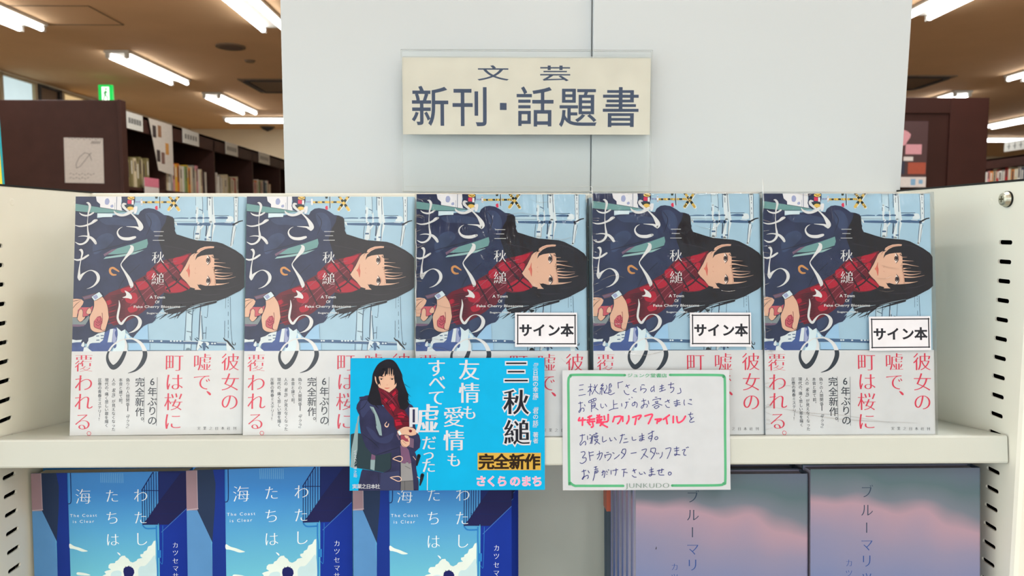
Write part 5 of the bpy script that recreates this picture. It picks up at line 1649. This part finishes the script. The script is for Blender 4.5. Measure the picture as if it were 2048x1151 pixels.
# copies standing behind the front ones
def behind(src, n, gap, lab, dx=0.0, dz=0.0):
    e = src.rotation_euler; out = []
    for k in range(1, n + 1):
        d = gap * k; nrm = Matrix.Rotation(e.z, 3, 'Z') @ Matrix.Rotation(e.x, 3, 'X') @ Vector((0, 1, 0))
        p = src.location + nrm * d
        out.append(dup(src, (p.x + dx * k, p.y, p.z - EYE), tuple(e), lab % nth[k - 1], None, tuple(src.scale)))
    return out
R_ = lambda lean, yaw: (-lean, 0, yaw)
GRP = 'girl-cover novels facing out on the shelf'
m1 = girl_novel('unwrapped girl-cover novel at the left end of the upper shelf', 'matte', (-0.3362, 0.5798, on_shelf(0.5798)), R_(.133, .022), False, False, GRP)
m2 = dup(m1, (-0.2012, 0.5781, on_shelf(0.5781)), R_(.140, .012), 'unwrapped girl-cover novel, second from the left, partly behind the blue card', GRP)
w3 = girl_novel('shrink-wrapped signed girl-cover novel in the middle, behind both cards', 'gloss', (-0.0654, 0.5660, on_shelf(0.5660)), R_(.142, 0), True, True, GRP)
w4 = dup(w3, (0.0722, 0.5665, on_shelf(0.5665)), R_(.120, .016), 'shrink-wrapped signed girl-cover novel right of centre, behind the handwritten note', GRP)
w5 = dup(w3, (0.2056, 0.5680, on_shelf(0.5680)), R_(.112, -.006), 'shrink-wrapped signed girl-cover novel at the right end of the upper shelf, fully visible', GRP)
behind(w3, 3, 0.0255, 'unopened copy %s behind the middle girl-cover novel', -0.0006)
behind(w4, 3, 0.0255, 'unopened copy %s behind the girl-cover novel right of centre', -0.0006)
behind(w5, 3, 0.0255, 'unopened copy %s behind the right end girl-cover novel', 0.0008)
for wv, k, sx, sz, sr in ((w3, 1, 0.0767, 0.0687, 0.2), (w4, 2, 0.0748, 0.0684, 0.3), (w5, 3, 0.0810, 0.0652, -0.4)):
    wrap_film(wv, k); add_sticker(wv, sx, sz, sr)
behind(m1, 2, 0.0225, 'unwrapped copy hidden %s behind the left end girl-cover novel', 0.0004)
behind(m2, 2, 0.0225, 'unwrapped copy hidden %s behind the second girl-cover novel', 0.0004)

# ------------------------------------------------------------------ lower shelf: seaside novels
sky_g = bpy.data.materials.new('seaside_sky_print'); sky_g.use_nodes = True; nt = sky_g.node_tree; b = nt.nodes['Principled BSDF']
tc = nt.nodes.new('ShaderNodeTexCoord'); sp = nt.nodes.new('ShaderNodeSeparateXYZ'); mr = nt.nodes.new('ShaderNodeMapRange'); cr = nt.nodes.new('ShaderNodeValToRGB')
nt.links.new(tc.outputs['Object'], sp.inputs[0]); nt.links.new(sp.outputs['Z'], mr.inputs['Value']); mr.inputs['From Min'].default_value = 0.09; mr.inputs['From Max'].default_value = 0.188
ns = nt.nodes.new('ShaderNodeTexNoise'); ns.inputs['Scale'].default_value = 18; nt.links.new(tc.outputs['Object'], ns.inputs['Vector'])
ad = nt.nodes.new('ShaderNodeMath'); ad.operation = 'MULTIPLY_ADD'; ad.inputs[1].default_value = 0.14; nt.links.new(ns.outputs['Fac'], ad.inputs[0]); nt.links.new(mr.outputs[0], ad.inputs[2])
nt.links.new(ad.outputs[0], cr.inputs['Fac']); nt.links.new(cr.outputs[0], b.inputs['Base Color'])
cr.color_ramp.elements[0].color = lin((110, 200, 216)) + (1,); cr.color_ramp.elements[1].color = lin((34, 128, 206)) + (1,); cr.color_ramp.elements[0].position = 0.05; cr.color_ramp.elements[1].position = 0.9
b.inputs['Roughness'].default_value = 0.4; b.inputs['Specular IOR Level'].default_value = 0.5
def seaside(label, loc, rot, scale):
    t = thing('seaside_novel', label, 'book', loc, rot, 'blue seaside novels on the lower shelf'); t.scale = scale
    p = Print(130, 188, 'gloss'); p.shapes(SEASIDE_SHAPES); p.glyphs(SEASIDE_GLYPHS); p.latin(SEASIDE_LATIN, -.002, -.006, 1.35)
    shell(0.130, 0.188, 0.018, 0.0024, sky_g, p, 'jacket', t); 
    g = Geo().box(0.1265, -0.0008, 0, 0.1268, 0.0, 0.001)
    pages(0.130, 0.188, 0.018, t); return t
def low(x, y, lean, yaw, ztop, w, base_w):
    z = on_shelf(y, False); return (x, y, z), R_(lean, yaw), (w / base_w, 1, (ztop - z) / 0.188)
a = low(-0.3845, 0.600, .03, .035, -0.2022, .1265, .130)
s1 = seaside('blue seaside novel at the left end of the lower shelf', *a)
a = low(-0.2501, 0.5773, .06, .09, -0.1946, .130, .130); s2 = dup(s1, a[0], a[1], 'blue seaside novel in the middle of the three on the lower shelf', None, a[2])
a = low(-0.1172, 0.573, .05, .02, -0.1930, .1262, .130); s3 = dup(s1, a[0], a[1], 'blue seaside novel below the blue postcard, right of the other two', None, a[2])
behind(s1, 2, 0.0195, 'seaside copy %s behind the left end blue novel', 0.0002)
behind(s2, 3, 0.0195, 'seaside copy %s behind the middle blue novel', 0.0002)
behind(s3, 4, 0.0195, 'seaside copy %s behind the blue novel under the postcard', 0.0022)

# ------------------------------------------------------------------ lower shelf: dusk novels
dk = bpy.data.materials.new('dusk_sky_print'); dk.use_nodes = True; nt = dk.node_tree; b = nt.nodes['Principled BSDF']
tc = nt.nodes.new('ShaderNodeTexCoord'); sp = nt.nodes.new('ShaderNodeSeparateXYZ'); nt.links.new(tc.outputs['Object'], sp.inputs[0])
n1 = nt.nodes.new('ShaderNodeTexNoise'); n1.inputs['Scale'].default_value = 20; n1.inputs['Detail'].default_value = 1.0; nt.links.new(tc.outputs['Object'], n1.inputs['Vector'])
def mth(op, a, b_=None, c_=None):
    m = nt.nodes.new('ShaderNodeMath'); m.operation = op
    for i, v in enumerate((a, b_, c_)):
        if v is None: continue
        if isinstance(v, (int, float)): m.inputs[i].default_value = v
        else: nt.links.new(v, m.inputs[i])
    return m.outputs[0]
f = mth('MULTIPLY_ADD', sp.outputs['X'], 0.16, sp.outputs['Z'])            # the cloud edge drops to the right
f = mth('MULTIPLY_ADD', n1.outputs['Fac'], 0.03, f)
mr = nt.nodes.new('ShaderNodeMapRange'); mr.inputs['From Min'].default_value = 0.095; mr.inputs['From Max'].default_value = 0.225; nt.links.new(f, mr.inputs['Value'])
cr = nt.nodes.new('ShaderNodeValToRGB'); nt.links.new(mr.outputs[0], cr.inputs['Fac']); nt.links.new(cr.outputs[0], b.inputs['Base Color'])
E = cr.color_ramp.elements; E[0].position = 0.0; E[0].color = lin((80, 106, 164)) + (1,); E[1].position = 1.0; E[1].color = lin((84, 96, 116)) + (1,)
for ps, c in ((0.25, (112, 124, 164)), (0.50, (134, 130, 158)), (0.66, (166, 138, 154)), (0.73, (104, 114, 128)), (0.84, (76, 100, 108))):
    e = E.new(ps); e.color = lin(c) + (1,)
b.inputs['Roughness'].default_value = 0.45; b.inputs['Specular IOR Level'].default_value = 0.5
def dusk(label, loc, rot, scale):
    t = thing('dusk_novel', label, 'book', loc, rot, 'pink-grey dusk novels on the lower shelf'); t.scale = scale
    p = Print(136, 188, 'gloss'); p.glyphs(DUSK_GLYPHS)
    shell(0.136, 0.188, 0.0155, 0.0020, dk, p, 'jacket', t)
    Geo().box(0.0010, 0.0012, 0.0015, 0.133, 0.0143, 0.1865).build('page_block', mat('page_edges_lilac', (172, 168, 184), 0.8, 0.2, 0.05, 300), t)
    bd = Geo(); bd.box(0.0002, 0.0006, 0.0008, 0.134, 0.0012, 0.1875); bd.box(0.0002, 0.0143, 0.0008, 0.134, 0.0149, 0.1875)
    bd.build('inner_board', mat('inner_board_pale', (150, 150, 178), 0.5), t)
    return t
a = low(0.2428, 0.5540, .078, .012, -0.1893, .1360, .136); d1 = dusk('dusk sky novel beside the right side panel on the lower shelf', *a)
a = low(0.1057, 0.5557, .074, .002, -0.1932, .1360, .136); d2 = dup(d1, a[0], a[1], 'dusk sky novel partly below the handwritten note, front of its stack', None, a[2])
behind(d1, 4, 0.0172, 'dusk sky copy %s behind the one beside the side panel', 0.0004)
behind(d2, 5, 0.0172, 'dusk sky copy %s behind the one under the handwritten note', -0.0009)
o = Geo().add([(-.0014, 0, -.0022), (.0, 0, -.0028), (.0006, 0, .0), (.0004, 0, .0026), (-.0004, 0, .001)], [(0, 1, 2, 3, 4)]).build('ink_speck', black_trim); o.parent = d2; o.location = (0.016, -0.0001, 0.132); o.scale = (.45, 1, .45)
t = thing('slate_novel', 'slate book with an orange band standing behind the dusk sky stack', 'book', (0.0990, 0.6620, on_shelf(0.662, False)), R_(.10, 0))
g = Geo(); g.extrude(profile(0.128, 0.02, 0.002), 0, 0.205, 0); g.build('jacket', mat('slate_jacket', (84, 98, 112), 0.5), t)
g = Geo(); g.box(-0.0006, -0.0006, 0.136, 0.1286, 0.0206, 0.2054); g.build('orange_strip', mat('orange_strip', (226, 112, 82), 0.5), t); Geo().box(.003, .0012, .0015, .125, .0188, .203).build('page_block', pages_m, t)

# ------------------------------------------------------------------ the two cards on the shelf lip
base = Geo().box(0, 0, 0, 0.148, 0.0004, 0.100); mats = [ink('cyan', 'card')]
p = Print(148, 100, 'card'); p.shapes(POSTCARD_SHAPES); p.glyphs(POSTCARD_GLYPHS); p.into(base, mats)
o = base.build('promo_postcard', mats); put(o, (-0.1143, 0.5552, -0.2000), (-0.122, 0, -0.003)); tag(o, 'bright blue postcard with a girl in a red scarf, fixed to the shelf edge', 'postcard')
base = Geo().box(0, 0, 0, 0.128, 0.0004, 0.091); mats = [ink('card', 'paper')]
p = Print(128, 91, 'paper'); p.shapes(NOTE_SHAPES); p.glyphs(NOTE_GLYPHS); p.latin(NOTE_LATIN, -.004, -.022, 1.1); p.into(base, mats)
o = base.build('handwritten_note', mats); put(o, (0.0474, 0.5552, -0.2006), (-0.122, 0, -0.006)); tag(o, 'white note card with a green frame and blue and red handwriting on the shelf edge', 'note card')

bpy.data.objects.remove(_fo)
